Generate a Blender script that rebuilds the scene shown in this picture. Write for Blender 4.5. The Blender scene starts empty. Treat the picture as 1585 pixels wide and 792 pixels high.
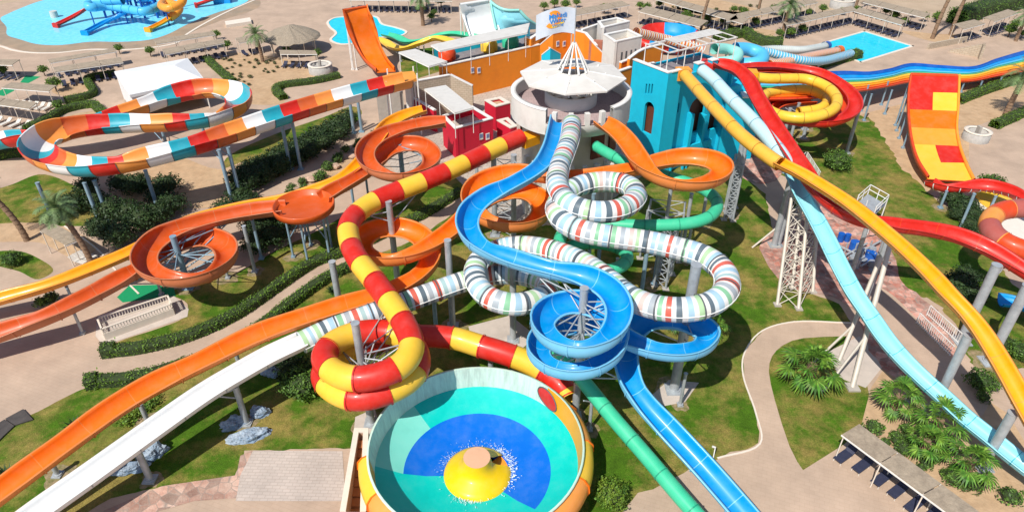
import bpy, math, random
from mathutils import Vector, Matrix, noise
from mathutils.geometry import tessellate_polygon
R = math.radians
random.seed(7)
sc = bpy.context.scene
# ------------------------------------------------------------------ camera, sky, sun, exposure
CAM_H, CAM_F, CAM_T = 38.0, 1070.0, R(34)
cd = bpy.data.cameras.new('camera'); cam = bpy.data.objects.new('camera', cd); sc.collection.objects.link(cam)
cam.location = (0, 0, CAM_H); cam.rotation_euler = (R(90) - CAM_T, 0, 0)
cd.sensor_width = 36; cd.lens = 36 * CAM_F / 1585; cd.clip_start = 0.5; cd.clip_end = 3000
sc.camera = cam
wd = bpy.data.worlds.new("World"); sc.world = wd; wd.use_nodes = True
SUN_EL, SUN_AZ = R(51), R(34)          # shadows run 34 degrees right of straight away
nt = wd.node_tree; bg = nt.nodes['Background']; sky = nt.nodes.new('ShaderNodeTexSky')
sky.sky_type = 'NISHITA'; sky.sun_disc = False; sky.sun_elevation = SUN_EL; sky.sun_rotation = SUN_AZ + math.pi
sky.dust_density = 0.6; sky.air_density = 0.8
nt.links.new(sky.outputs[0], bg.inputs[0]); bg.inputs[1].default_value = 0.115
sd = bpy.data.lights.new('sun', 'SUN'); sd.energy = 4.9; sd.angle = R(0.5); sd.color = (1, .955, .88)
so = bpy.data.objects.new('sun', sd); sc.collection.objects.link(so)
dv = Vector((math.sin(SUN_AZ) * math.cos(SUN_EL), math.cos(SUN_AZ) * math.cos(SUN_EL), -math.sin(SUN_EL)))
so.rotation_euler = dv.to_track_quat('-Z', 'Y').to_euler()
sc.view_settings.view_transform = 'Standard'; sc.view_settings.look = 'None'
sc.view_settings.exposure = 0.06; sc.view_settings.gamma = 1
# ------------------------------------------------------------------ projection of photograph points to the place
_c, _s = math.cos(CAM_T), math.sin(CAM_T)
def ray(x, y):
    u = (x - 792.5) / CAM_F; v = (y - 396) / CAM_F
    return Vector((u, _c - v * _s, -_s - v * _c))
def W(x, y, h=0.0):
    r = ray(x, y); t = (CAM_H - h) / -r.z
    return Vector((r.x * t, r.y * t, h))
def PR(p):
    z = p[2] - CAM_H; d = p[1] * _c - z * _s
    return 792.5 + CAM_F * p[0] / d, 396 + CAM_F * (-z * _c - p[1] * _s) / d
def ZA(X, Y, py):                      # height at which the vertical through X, Y meets photo row py
    lo, hi = -2, 37
    for i in range(40):
        m = (lo + hi) / 2
        if PR((X, Y, m))[1] > py: lo = m
        else: hi = m
    return lo
def onplane(px, py, A, u):             # photo point on the vertical plane through A along u -> (distance along u, height)
    r = ray(px, py); n = Vector((-u.y, u.x, 0)); C0 = Vector((0, 0, CAM_H))
    t = (A - C0).dot(n) / r.dot(n); p = C0 + r * t
    return (p - A).dot(u), p.z
# ------------------------------------------------------------------ materials
MC = {}
def mat(name, col, rough=.6, var=.12, scale=3.0, bump=0.0, bscale=None, coat=0.0, metal=0.0, col2=None, c2lo=.5, c2hi=.7, island=0.0, spec=None, detail=5, sub=None, streak=0, c2scale=None):
    if name in MC: return MC[name]
    m = bpy.data.materials.new(name); m.use_nodes = True; n = m.node_tree; N = n.nodes; L = n.links
    b = N['Principled BSDF']; b.inputs['Roughness'].default_value = rough; b.inputs['Metallic'].default_value = metal
    b.inputs['Coat Weight'].default_value = coat; b.inputs['Coat Roughness'].default_value = .12
    if spec is not None: b.inputs['Specular IOR Level'].default_value = spec
    tc = N.new('ShaderNodeTexCoord'); no = N.new('ShaderNodeTexNoise'); no.inputs['Scale'].default_value = scale; no.inputs['Detail'].default_value = detail
    no.inputs['Roughness'].default_value = .65
    L.new(tc.outputs['Object'], no.inputs['Vector'])
    base = N.new('ShaderNodeRGB'); base.outputs[0].default_value = (*col, 1); src = base.outputs[0]
    if col2 is not None:
        n2 = N.new('ShaderNodeTexNoise'); n2.inputs['Scale'].default_value = c2scale or scale * .35; n2.inputs['Detail'].default_value = 6; n2.inputs['Roughness'].default_value = .7
        L.new(tc.outputs['Object'], n2.inputs['Vector'])
        mr = N.new('ShaderNodeMapRange'); mr.inputs[1].default_value = c2lo; mr.inputs[2].default_value = c2hi
        L.new(n2.outputs[0], mr.inputs[0])
        mx = N.new('ShaderNodeMix'); mx.data_type = 'RGBA'; L.new(mr.outputs[0], mx.inputs[0]); L.new(src, mx.inputs[6]); mx.inputs[7].default_value = (*col2, 1)
        src = mx.outputs[2]
    hv = N.new('ShaderNodeHueSaturation'); L.new(src, hv.inputs['Color'])
    mr = N.new('ShaderNodeMapRange'); mr.inputs[1].default_value = .25; mr.inputs[2].default_value = .75; mr.inputs[3].default_value = 1 - var; mr.inputs[4].default_value = 1 + var
    L.new(no.outputs[0], mr.inputs[0]); val = mr.outputs[0]
    if island:
        ge = N.new('ShaderNodeNewGeometry'); mi = N.new('ShaderNodeMapRange'); mi.inputs[3].default_value = 1 - island; mi.inputs[4].default_value = 1 + island
        L.new(ge.outputs['Random Per Island'], mi.inputs[0]); mu = N.new('ShaderNodeMath'); mu.operation = 'MULTIPLY'
        L.new(val, mu.inputs[0]); L.new(mi.outputs[0], mu.inputs[1]); val = mu.outputs[0]
    L.new(val, hv.inputs['Value']); L.new(hv.outputs[0], b.inputs['Base Color'])
    if sub: b.inputs['Subsurface Weight'].default_value = 0
    rr = N.new('ShaderNodeMapRange'); rr.inputs[3].default_value = max(.03, rough - .1); rr.inputs[4].default_value = min(1, rough + .12); L.new(no.outputs[0], rr.inputs[0]); L.new(rr.outputs[0], b.inputs['Roughness'])
    if bump:
        nb = N.new('ShaderNodeTexNoise'); nb.inputs['Scale'].default_value = bscale or scale * 4; nb.inputs['Detail'].default_value = 4
        L.new(tc.outputs['Object'], nb.inputs['Vector'])
        bp = N.new('ShaderNodeBump'); bp.inputs['Strength'].default_value = 1; bp.inputs['Distance'].default_value = bump
        L.new(nb.outputs[0], bp.inputs['Height']); L.new(bp.outputs[0], b.inputs['Normal'])
    MC[name] = m; return m
def pave(name, col, joint, sx, sy, rot=0, bump=.01, stain=.12, jw=.02, row=0.5, edge=(.9, .9, .9)):
    m = mat(name, col, .85, stain, .35, col2=tuple(c * .86 for c in col), c2lo=.45, c2hi=.75, c2scale=.12)
    N = m.node_tree.nodes; L = m.node_tree.links
    hv = [x for x in N if x.type == 'HUE_SAT'][0]; b = N['Principled BSDF']; tc = [x for x in N if x.type == 'TEX_COORD'][0]
    br = N.new('ShaderNodeTexBrick'); br.inputs['Scale'].default_value = 1; br.inputs['Mortar Size'].default_value = jw; br.inputs['Mortar Smooth'].default_value = .3
    br.inputs['Brick Width'].default_value = sx; br.inputs['Row Height'].default_value = sy; br.offset = row
    br.inputs['Color1'].default_value = (1, 1, 1, 1); br.inputs['Color2'].default_value = (*edge, 1); br.inputs['Mortar'].default_value = (*joint, 1)
    mp = N.new('ShaderNodeMapping'); mp.inputs['Rotation'].default_value[2] = rot; L.new(tc.outputs['Object'], mp.inputs[0]); L.new(mp.outputs[0], br.inputs['Vector'])
    mx = N.new('ShaderNodeMix'); mx.data_type = 'RGBA'; mx.blend_type = 'MULTIPLY'; mx.inputs[0].default_value = 1
    L.new(hv.outputs[0], mx.inputs[6]); L.new(br.outputs[0], mx.inputs[7]); L.new(mx.outputs[2], b.inputs['Base Color'])
    return m
def stone(name, ca, cb, scale, joint=(.30, .24, .2), rough=.9, jw=.05):
    m = mat(name, ca, rough, .2, 1.5, col2=cb, c2lo=.4, c2hi=.6, c2scale=.8, bump=.03, bscale=7)
    N = m.node_tree.nodes; L = m.node_tree.links; tc = [x for x in N if x.type == 'TEX_COORD'][0]; hv = [x for x in N if x.type == 'HUE_SAT'][0]; b = N['Principled BSDF']
    v1 = N.new('ShaderNodeTexVoronoi'); v1.inputs['Scale'].default_value = scale; v2 = N.new('ShaderNodeTexVoronoi'); v2.feature = 'DISTANCE_TO_EDGE'; v2.inputs['Scale'].default_value = scale
    for v in (v1, v2): L.new(tc.outputs['Object'], v.inputs['Vector'])
    sx = N.new('ShaderNodeSeparateColor'); L.new(v1.outputs['Color'], sx.inputs[0]); mr = N.new('ShaderNodeMapRange'); mr.inputs[3].default_value = .62; mr.inputs[4].default_value = 1.35; L.new(sx.outputs[0], mr.inputs[0])
    sc_ = N.new('ShaderNodeVectorMath'); sc_.operation = 'SCALE'; L.new(hv.outputs[0], sc_.inputs[0]); L.new(mr.outputs[0], sc_.inputs['Scale'])
    m2 = N.new('ShaderNodeMapRange'); m2.inputs[1].default_value = 0; m2.inputs[2].default_value = jw; L.new(v2.outputs[0], m2.inputs[0])
    mx = N.new('ShaderNodeMix'); mx.data_type = 'RGBA'; mx.inputs[6].default_value = (*joint, 1); L.new(m2.outputs[0], mx.inputs[0]); L.new(sc_.outputs[0], mx.inputs[7]); L.new(mx.outputs[2], b.inputs['Base Color'])
    return m
def grass_mat(name):
    m = mat(name, (.062, .138, .008), .9, .38, 1.1, bump=.05, bscale=14, col2=(.26, .205, .055), c2lo=.43, c2hi=.60, c2scale=.24, spec=.15, detail=9)
    N = m.node_tree.nodes; L = m.node_tree.links; tc = [x for x in N if x.type == 'TEX_COORD'][0]; hv = [x for x in N if x.type == 'HUE_SAT'][0]
    b = N['Principled BSDF']
    n3 = N.new('ShaderNodeTexNoise'); n3.inputs['Scale'].default_value = 9; n3.inputs['Detail'].default_value = 4; n3.inputs['Roughness'].default_value = .8
    L.new(tc.outputs['Object'], n3.inputs['Vector']); mr = N.new('ShaderNodeMapRange'); mr.inputs[1].default_value = .3; mr.inputs[2].default_value = .7; mr.inputs[3].default_value = .55; mr.inputs[4].default_value = 1.35
    L.new(n3.outputs[0], mr.inputs[0]); mx = N.new('ShaderNodeVectorMath'); mx.operation = 'SCALE'; L.new(hv.outputs[0], mx.inputs[0]); L.new(mr.outputs[0], mx.inputs['Scale']); L.new(mx.outputs[0], b.inputs['Base Color'])
    return m
def fg(name, col, **k):                # glossy gelcoat fibreglass
    return mat('gelcoat_' + name, col, k.pop('rough', .42), .10, .9, coat=.08, spec=.32, col2=tuple(min(1, c * .80 + .045) for c in col), c2lo=.45, c2hi=.85, c2scale=.9, **k)
WHITEP = mat('white_paint', (.78, .76, .72), .55, .06, 2, col2=(.62, .6, .55), c2lo=.5, c2hi=.8)
GALV = mat('galvanised_steel', (.42, .45, .47), .45, .15, 2.5, metal=.25, col2=(.33, .35, .37))
BLUEST = mat('blue_grey_steel', (.24, .36, .45), .45, .15, 2.5, metal=.15, col2=(.3, .38, .42))
DKST = mat('dark_steel', (.10, .11, .12), .5, .1, 3)
CONC = mat('concrete', (.42, .38, .33), .9, .15, 1.5, bump=.01)
FGC = {k: fg(k, v) for k, v in dict(orange=(.82, .165, .005), orange_deep=(.60, .090, .010), orange_light=(.86, .33, .035), red=(.62, .022, .012), redorange=(.68, .065, .012),
    yellow=(.84, .52, .045), yellow_deep=(.85, .36, .004), white=(.80, .80, .78), teal=(.02, .36, .45), blue=(.0, .29, .70), bluelite=(.09, .48, .76), cyan=(.27, .66, .74),
    aqua=(.30, .70, .62), green=(.05, .52, .29), deepblue=(.004, .10, .45), mint=(.50, .68, .56), pale=(.68, .76, .72), rust=(.62, .13, .03), peach=(.84, .31, .06)).items()}
STR = [fg('s_' + k, v) for k, v in dict(white=(.74, .75, .73), green=(.40, .60, .34), white2=(.64, .70, .72), red=(.60, .12, .08), paleblue=(.36, .54, .66), white3=(.72, .70, .66), black=(.11, .15, .18), pink=(.66, .50, .45), teal=(.36, .52, .52), grn2=(.24, .50, .30), gray=(.38, .42, .45)).items()]
SEAM = fg('seam', (.10, .10, .10))
# ------------------------------------------------------------------ mesh builder
def root_of(o):
    while o.parent: o = o.parent
    return o
class MB:
    def __init__(s): s.v = []; s.f = []; s.m = []; s.sm = []
    def add(s, vs, fs, m=0, smooth=False):
        o = len(s.v); s.v += [tuple(p) for p in vs]; s.f += [tuple(i + o for i in f) for f in fs]
        s.m += ([m] * len(fs) if isinstance(m, int) else list(m)); s.sm += [smooth] * len(fs); return s
    def box(s, c, size, rz=0, m=0, M=None):
        x, y, z = [q / 2 for q in size]; M = M or Matrix.Rotation(rz, 3, 'Z'); c = Vector(c)
        vs = [c + M @ Vector((a * x, b * y, d * z)) for d in (-1, 1) for a, b in ((-1, -1), (1, -1), (1, 1), (-1, 1))]
        return s.add(vs, [(3, 2, 1, 0), (4, 5, 6, 7), (0, 1, 5, 4), (1, 2, 6, 5), (2, 3, 7, 6), (3, 0, 4, 7)], m)
    def prism(s, poly, z0, z1, m=0, mt=None):   # poly: list of (x,y)
        n = len(poly); a = sum(poly[i][0] * poly[(i + 1) % n][1] - poly[(i + 1) % n][0] * poly[i][1] for i in range(n))
        if a < 0: poly = poly[::-1]
        tri = tessellate_polygon([[Vector((p[0], p[1], 0)) for p in poly]])
        vs = [(p[0], p[1], z0) for p in poly] + [(p[0], p[1], z1) for p in poly]
        fs = []; 
        for t in tri:
            A, B, C = [Vector(poly[i][:2]) for i in t]
            if (B - A).cross(C - A) < 0: t = (t[0], t[2], t[1])
            fs.append(tuple(i + n for i in t)); fs.append(tuple(reversed(t)))
        k = len(fs); fs += [(i, (i + 1) % n, (i + 1) % n + n, i + n) for i in range(n)]
        return s.add(vs, fs, [m if mt is None else mt] * k + [m] * n)
    def tube(s, a, b, r, r2=None, n=8, m=0, caps=True, smooth=True):
        a = Vector(a); b = Vector(b); r2 = r if r2 is None else r2; d = (b - a)
        if d.length < 1e-5: return s
        d.normalize(); x = d.cross(Vector((0, 0, 1)) if abs(d.z) < .95 else Vector((1, 0, 0))).normalized(); y = d.cross(x)
        vs = [p + (x * math.cos(2 * math.pi * i / n) + y * math.sin(2 * math.pi * i / n)) * q for p, q in ((a, r), (b, r2)) for i in range(n)]
        s.add(vs, [((i + 1) % n, i, i + n, (i + 1) % n + n) for i in range(n)], m, smooth)
        if caps: s.add(vs, [tuple(range(n)), tuple(range(2 * n - 1, n - 1, -1))], m)
        return s
    def lathe(s, prof, c=(0, 0, 0), n=40, m=0, a0=0, a1=2 * math.pi, smooth=True, mf=None):
        full = abs(a1 - a0 - 2 * math.pi) < 1e-4; k = n if full else n + 1; P = len(prof); c = Vector(c)
        vs = [(c.x + r * math.cos(a0 + (a1 - a0) * i / n), c.y + r * math.sin(a0 + (a1 - a0) * i / n), c.z + z) for i in range(k) for r, z in prof]
        fs = []; ms = []
        for i in range(n):
            for j in range(P - 1):
                fs.append((i * P + j, ((i + 1) % k) * P + j, ((i + 1) % k) * P + j + 1, i * P + j + 1)); ms.append(mf(i, j) if mf else m)
        return s.add(vs, fs, ms, smooth)
    def wall(s, A, u, outer, holes, t, inward, m=0):   # flat wall with openings; outer/holes are (s,z) loops
        n = Vector((-u.y, u.x, 0)); n = n if n.dot(inward) > 0 else -n
        loops = [outer] + holes; flat = [p for l in loops for p in l]
        tri = tessellate_polygon([[Vector((p[0], p[1], 0)) for p in l] for l in loops])
        P = lambda p, d: A + u * p[0] + n * d + Vector((0, 0, p[1] - A.z))
        vs = [P(p, 0) for p in flat] + [P(p, t) for p in flat]; N_ = len(flat)
        fs = [tuple(x) for x in tri] + [tuple(i + N_ for i in reversed(x)) for x in tri]
        o = 0
        for l in loops:
            k = len(l); fs += [(o + i, o + (i + 1) % k, o + (i + 1) % k + N_, o + i + N_) for i in range(k)]; o += k
        return s.add(vs, fs, m)
    def build(s, name, mats, parent=None, **tags):
        if not isinstance(mats, (list, tuple)): mats = [mats]
        off = Vector(root_of(parent).location) if parent else Vector((0, 0, 0))
        me = bpy.data.meshes.new(name); me.from_pydata([(x - off.x, y - off.y, z - off.z) for x, y, z in s.v], [], s.f)
        for q in mats: me.materials.append(q)
        me.polygons.foreach_set('material_index', s.m); me.polygons.foreach_set('use_smooth', s.sm); me.update()
        o = bpy.data.objects.new(name, me); sc.collection.objects.link(o)
        if parent: o.parent = parent
        for k, v in tags.items(): o[k] = v
        return o
def thing(name, label, cat, loc=(0, 0, 0), group=None):
    o = bpy.data.objects.new(name, None); sc.collection.objects.link(o); o.location = loc; o.empty_display_size = .3
    o['label'] = label; o['category'] = cat
    if group: o['group'] = group
    return o
KIDS = {}
def copy_tree(o, parent=None):
    c = o.copy(); sc.collection.objects.link(c); c.parent = parent
    for ch in list(o.children): copy_tree(ch, c)
    return c
def place(root, loc, rz=0, s=1, label=None):
    root.location = loc; root.rotation_euler = (0, 0, rz); root.scale = (s, s, s)
    if label: root['label'] = label
    return root
def spl(P, n=8, closed=False):
    out = []; N_ = len(P); rng = range(N_) if closed else range(N_ - 1)
    g = (lambda i: P[i % N_]) if closed else (lambda i: P[i] if 0 <= i < N_ else (P[0] * 2 - P[1] if i < 0 else P[-1] * 2 - P[-2]))
    for i in rng:
        p0, p1, p2, p3 = g(i - 1), g(i), g(i + 1), g(i + 2)
        d = [max(1e-4, (b - a).length ** .5) for a, b in ((p0, p1), (p1, p2), (p2, p3))]
        m1 = (p2 - p1) - (p2 - p0) * (d[1] / (d[0] + d[1])) + (p1 - p0) * (d[1] / d[0])
        m2 = (p2 - p1) + (p3 - p2) * (d[1] / d[2]) - (p3 - p1) * (d[1] / (d[1] + d[2]))
        for k in range(n):
            t = k / n; t2 = t * t; t3 = t2 * t
            out.append(p1 * (2 * t3 - 3 * t2 + 1) + m1 * (t3 - 2 * t2 + t) + p2 * (-2 * t3 + 3 * t2) + m2 * (t3 - t2))
    if not closed: out.append(P[-1].copy())
    return out
def fillh(pts):
    L = [0]
    for a, b in zip(pts, pts[1:]): L.append(L[-1] + math.hypot(a[0] - b[0], (a[1] - b[1]) * 1.5))
    K = [i for i, p in enumerate(pts) if len(p) > 2]; out = []
    for i, p in enumerate(pts):
        a = max([k for k in K if k <= i], default=K[0]); b = min([k for k in K if k >= i], default=K[-1])
        h = pts[a][2] if a == b else pts[a][2] + (pts[b][2] - pts[a][2]) * (L[i] - L[a]) / (L[b] - L[a])
        out.append(W(p[0], p[1], h))
    return out
class Path:
    def __init__(s, pts, world=False, smooth=6):
        P = spl(pts if world else fillh(pts), 12)
        q = [P[0]]; acc = 0; step = .2            # resample evenly
        for a, b in zip(P, P[1:]):
            d = (b - a).length
            while acc + d >= step:
                t = (step - acc) / d; a = a.lerp(b, t); d = (b - a).length; acc = 0; q.append(a.copy())
            acc += d
        for _ in range(smooth):                    # relax hand-traced kinks
            q = [q[0]] + [(q[i - 1] + q[i] * 2 + q[i + 1]) / 4 for i in range(1, len(q) - 1)] + [q[-1]]
        for _ in range(40):                        # gradients even out over several metres
            z = [p.z for p in q]
            for i in range(1, len(q) - 1): q[i].z = (z[i - 1] + z[i] * 2 + z[i + 1]) / 4
        s.q = q; s.st = step; s.len = step * (len(q) - 1)
        s.bk = []
        for i in range(len(q)):
            a, b, c_ = q[max(0, i - 5)], q[i], q[min(len(q) - 1, i + 5)]
            d1 = (b - a); d2 = (c_ - b)
            ang = 0 if d1.length < .1 or d2.length < .1 else math.atan2(d1.x * d2.y - d1.y * d2.x, d1.x * d2.x + d1.y * d2.y)
            s.bk.append(ang)                       # + = turning left, per metre
        for _ in range(30): s.bk = [s.bk[0]] + [(s.bk[i - 1] + s.bk[i] * 2 + s.bk[i + 1]) / 4 for i in range(1, len(q) - 1)] + [s.bk[-1]]
    def at(s, d):
        x = max(0, min(len(s.q) - 1.001, d / s.st)); i = int(x); return s.q[i].lerp(s.q[i + 1], x - i)
    def frame(s, d, bank=0):
        a = s.at(d - .3); b = s.at(d + .3); T = (b - a).normalized(); X = T.cross(Vector((0, 0, 1))).normalized(); U = X.cross(T)
        if bank:
            i = int(max(0, min(len(s.q) - 1, d / s.st))); k = max(-.5, min(.5, s.bk[i] * bank))   # left turn: outer (right) side up
            M = Matrix.Rotation(-k, 3, T); X = M @ X; U = M @ U
        return s.at(d), T, X, U
def sweep(mb, path, prof, s0=0, s1=None, segs=((3.0, 0),), bank=0, closed=True, flange=None, fmat=0, step=.45, smooth=True, ends=True, off=(0, 0), fl_w=.07, om=None, ni=12, seam=None):
    s1 = path.len if s1 is None else s1; sts = [s0]; ms = []; joints = []; k = 0; nb = s0
    if seam is not None: segs = [q for L, m in segs for q in ((L - .05, m), (.05, seam))]
    while sts[-1] < s1 - 1e-3:
        L, m = segs[k % len(segs)]; nb = min(s1, nb + L); k += 1; n = max(1, math.ceil((nb - sts[-1]) / step)); a = sts[-1]
        for i in range(1, n + 1): sts.append(a + (nb - a) * i / n); ms.append(m)
        if nb < s1 - .1 and (seam is None or k % 2 == 0): joints.append(nb)
    def ring(d, pr):
        p, T, X, U = path.frame(d, bank); return [p + X * (x + off[0]) + U * (z + off[1]) for x, z in pr]
    P = len(prof); vs = []
    for d in sts: vs += ring(d, prof)
    J = range(P) if closed else range(P - 1); fs = []; fm = []
    for i in range(len(sts) - 1):
        for j in J: fs.append((i * P + j, i * P + (j + 1) % P, (i + 1) * P + (j + 1) % P, (i + 1) * P + j)); fm.append(ms[i] if om is None or j < ni else om)
    mb.add(vs, fs, fm, smooth)
    if flange:
        F = len(flange)
        for d in joints + [s0 + fl_w, s1 - fl_w]:
            r = ring(d - fl_w / 2, flange) + ring(d + fl_w / 2, flange)
            mb.add(r, [(j, (j + 1) % F, F + (j + 1) % F, F + j) for j in range(F)] + [tuple(range(F)), tuple(range(2 * F - 1, F - 1, -1))] if F < 5 else [(j, (j + 1) % F, F + (j + 1) % F, F + j) for j in range(F)], fmat)
    return joints
def uprof(w, d, t=.06, lip=.09, n=12, flat=0, shift=.5, amax=90):
    """open trough: w wide, d deep, rim lip; returns closed profile"""
    def arc(w_, d_):
        o = []
        for i in range(n + 1):
            a = R(-amax + 2 * amax * i / n); x = w_ / 2 * math.sin(a); 
            x = math.copysign(abs(math.sin(a)) ** (1 - flat) * w_ / 2, math.sin(a)); z = -d_ * math.cos(a) ** (1 - flat * .5) if math.cos(a) > 0 else 0
            o.append((x, z))
        return o
    i_ = arc(w, d); o_ = arc(w + 2 * t, d + t)
    pr = i_ + [(w / 2 + t + lip, 0.0), (w / 2 + t + lip, -.05), (w / 2 + t, -.055)] + o_[::-1][1:-1] + [(-w / 2 - t, -.055), (-w / 2 - t - lip, -.05), (-w / 2 - t - lip, 0.0)]
    return [(x, z + d * shift) for x, z in pr]
def ufl(w, d, t=.06, e=.09, n=10, shift=.5):           # outer flange hoop (closed band)
    o = [];
    for r in (t - .01, t + e):
        a_ = [((w / 2 + r) * math.sin(R(-84 + 168 * i / n)), -(d + r) * math.cos(R(-84 + 168 * i / n)) + d * shift) for i in range(n + 1)]
        o += a_ if r < t else a_[::-1]
    return o
def circ(r, n=18): return [(r * math.sin(2 * math.pi * i / n), r * math.cos(2 * math.pi * i / n)) for i in range(n)]
def net(mb, rows, nu=6, nv=4, t=.12, mf=None, smooth=True):
    """surface through a control net of world points, given thickness"""
    A = [spl(r, nu) if len(r) > 2 else [r[0].lerp(r[1], i / nu) for i in range(nu + 1)] for r in rows]; n = len(A[0])
    cols = [spl([a[i] for a in A], nv) for i in range(n)]; m_ = len(cols[0]); V = [[cols[i][j] for i in range(n)] for j in range(m_)]
    vs = [p for r in V for p in r]; low = []
    for j in range(m_):
        for i in range(n):
            a = V[j][min(n - 1, i + 1)] - V[j][max(0, i - 1)]; b = V[min(m_ - 1, j + 1)][i] - V[max(0, j - 1)][i]
            nn = a.cross(b); nn = nn.normalized() if nn.length > 1e-6 else Vector((0, 0, 1)); low.append(V[j][i] - nn * t * (1 if nn.z > 0 else -1) if nn.z >= 0 else V[j][i] + nn * t)
    K = n * m_; fs = []; fm = []
    for j in range(m_ - 1):
        for i in range(n - 1):
            mm = mf(i / (n - 1), j / (m_ - 1)) if mf else 0
            q = (j * n + i, j * n + i + 1, (j + 1) * n + i + 1, (j + 1) * n + i); fs += [q, tuple(x + K for x in reversed(q))]; fm += [mm, mm]
    mb.add(vs + low, fs, fm, smooth)
    B = [(j * n, (j + 1) * n) for j in range(m_ - 1)] + [(j * n + n - 1, (j + 1) * n + n - 1) for j in range(m_ - 1)] + [(i, i + 1) for i in range(n - 1)] + [((m_ - 1) * n + i, (m_ - 1) * n + i + 1) for i in range(n - 1)]
    mb.add(vs + low, [(a, b, b + K, a + K) for a, b in B], 0)
    return V
# ------------------------------------------------------------------ supports
POSTS = []
def post_at(x, y, h, parent, r=.24, m=None, z0=0, arms=(), foot=True, ar=.055, cap=True):
    m = m or GALV; mb = MB(); mb.tube((x, y, z0), (x, y, h), r, n=14)
    mb.tube((x, y, h), (x, y, h + .04), r + .03, n=14)
    if foot: mb.box((x, y, .06), (r * 3.6, r * 3.6, .12)); mb.tube((x, y, .12), (x, y, .2), r + .12, n=12)
    o = mb.build('support_post', m, parent); POSTS.append((x, y, r))
    for a, b in arms:
        k = MB(); k.tube(a, b, ar, n=6); k.build('support_arm', m, o)
    return o
def helix_post(px, py, ty, parent, paths, reach=5.5, r=.27, m=None, under=.55, every=1.9, base=None):
    g = W(px, py); h = ZA(g.x, g.y, ty); arms = []
    for pa in paths:
        last = -9
        for i in range(0, len(pa.q), 2):
            p = pa.q[i]; d = (Vector((p.x, p.y)) - Vector((g.x, g.y))).length
            if .9 < d < reach and p.z - under < h and i * pa.st - last > every:
                last = i * pa.st; e = Vector((p.x, p.y, p.z - under)); c0 = Vector((g.x, g.y, 0))
                di = (Vector((e.x, e.y, 0)) - Vector((g.x, g.y, 0))).normalized()
                arms.append((Vector((g.x, g.y, min(h - .1, e.z + .05))) + di * r, e))
                arms.append((Vector((g.x, g.y, max(.5, e.z - .4 * d))) + di * r, e - di * d * .12))
    return post_at(g.x, g.y, h, parent, r, m, arms=arms)
def under_posts(pa, ss, parent, w=0.0, r=.17, m=None, drop=.65, lean=0, double=False):
    for s_ in ss:
        p, T, X, U = pa.frame(s_); h = p.z - drop
        if h < .35: continue
        if double:
            for sg in (-1, 1):
                q = p + X * sg * w * .5; a = Vector((q.x, q.y, 0))
                o = post_at(q.x, q.y, h, parent, r, m, arms=[(Vector((q.x, q.y, h - .15)), Vector((p.x, p.y, 0)) + X * (-sg) * w * .5 + Vector((0, 0, h * .45)))] + ([(Vector((q.x, q.y, h - .1)), Vector((p.x, p.y, h - .1)) - X * sg * w * .6)] if sg > 0 else []))
        else:
            q = p + X * w
            arms = [(Vector((q.x, q.y, h - .3)), p + X * sg * .75 - Vector((0, 0, drop - .25))) for sg in (-1, 1)] 
            post_at(q.x, q.y, h, parent, r, m, arms=arms)
# ------------------------------------------------------------------ ground
M_PAVE = pave('pinkish_paving', (.49, .36, .265), (.88, .86, .84), .6, .3, R(20), stain=.17, jw=.012, edge=(.975, .97, .965))
M_PAVE2 = pave('tower_paving', (.50, .43, .36), (.6, .56, .52), .8, .8, R(12), jw=.03)
M_SAND = mat('sand', (.50, .34, .20), .95, .18, 1.2, bump=.03, bscale=5, col2=(.42, .27, .15), c2lo=.45, c2hi=.7)
M_DES = mat('desert_sand', (.47, .36, .25), .95, .15, .2, bump=.03, bscale=2, col2=(.40, .29, .19), c2lo=.4, c2hi=.7)
M_GRASS = grass_mat('lawn_grass')
M_RED = stone('red_rubble_stone', (.44, .17, .12), (.50, .32, .26), 1.5)
M_RUB = stone('pale_rubble_stone', (.52, .36, .28), (.42, .24, .18), 1.4)
M_SHORE = mat('wet_shore_paving', (.40, .28, .18), .6, .15, .5, col2=(.30, .24, .17), c2lo=.4, c2hi=.65)
M_CREAM = mat('cream_kerb', (.72, .64, .54), .8, .08, 2)
M_CON2 = mat('pale_concrete_slab', (.52, .45, .39), .9, .12, .8, col2=(.42, .36, .31), c2lo=.5, c2hi=.7)
M_ASTRO = mat('green_mat', (.0, .27, .10), .85, .12, 6)
def struct(o, lab=None): o['kind'] = 'structure'; return o
g = MB(); n = 60                                   # one ground sheet out to the horizon
g.add([(-1500, -200, 0), (1500, -200, 0), (1500, 2500, 0), (-1500, 2500, 0)], [(0, 1, 2, 3)])
struct(g.build('ground', M_PAVE))
def patch(name, pts, z, m, smooth=True, n=5, wob=0, **tags):
    P = [W(p[0], p[1], 0) for p in pts]
    if smooth: P = spl(P, n, closed=True)
    if wob and not smooth: P = [a_.lerp(b_, k / q_) for a_, b_ in zip(P, P[1:] + P[:1]) for q_ in (max(1, int((b_ - a_).length / .5)),) for k in range(q_)]
    if wob: P = [p + Vector((noise.noise(p * .9) * wob, noise.noise(p * .9 + Vector((9, 9, 9))) * wob, 0)) for p in P]
    mb = MB(); tri = tessellate_polygon([[Vector((p.x, p.y, 0)) for p in P]]); fs = []
    for t in tri:
        A, B, C = [P[i] for i in t]; fs.append(t if (B - A).cross(C - A).z > 0 else (t[0], t[2], t[1]))
    mb.add([(p.x, p.y, z) for p in P], fs); o = mb.build(name, m); o['kind'] = 'structure'
    for k, v in tags.items(): o[k] = v
    return o
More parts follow.
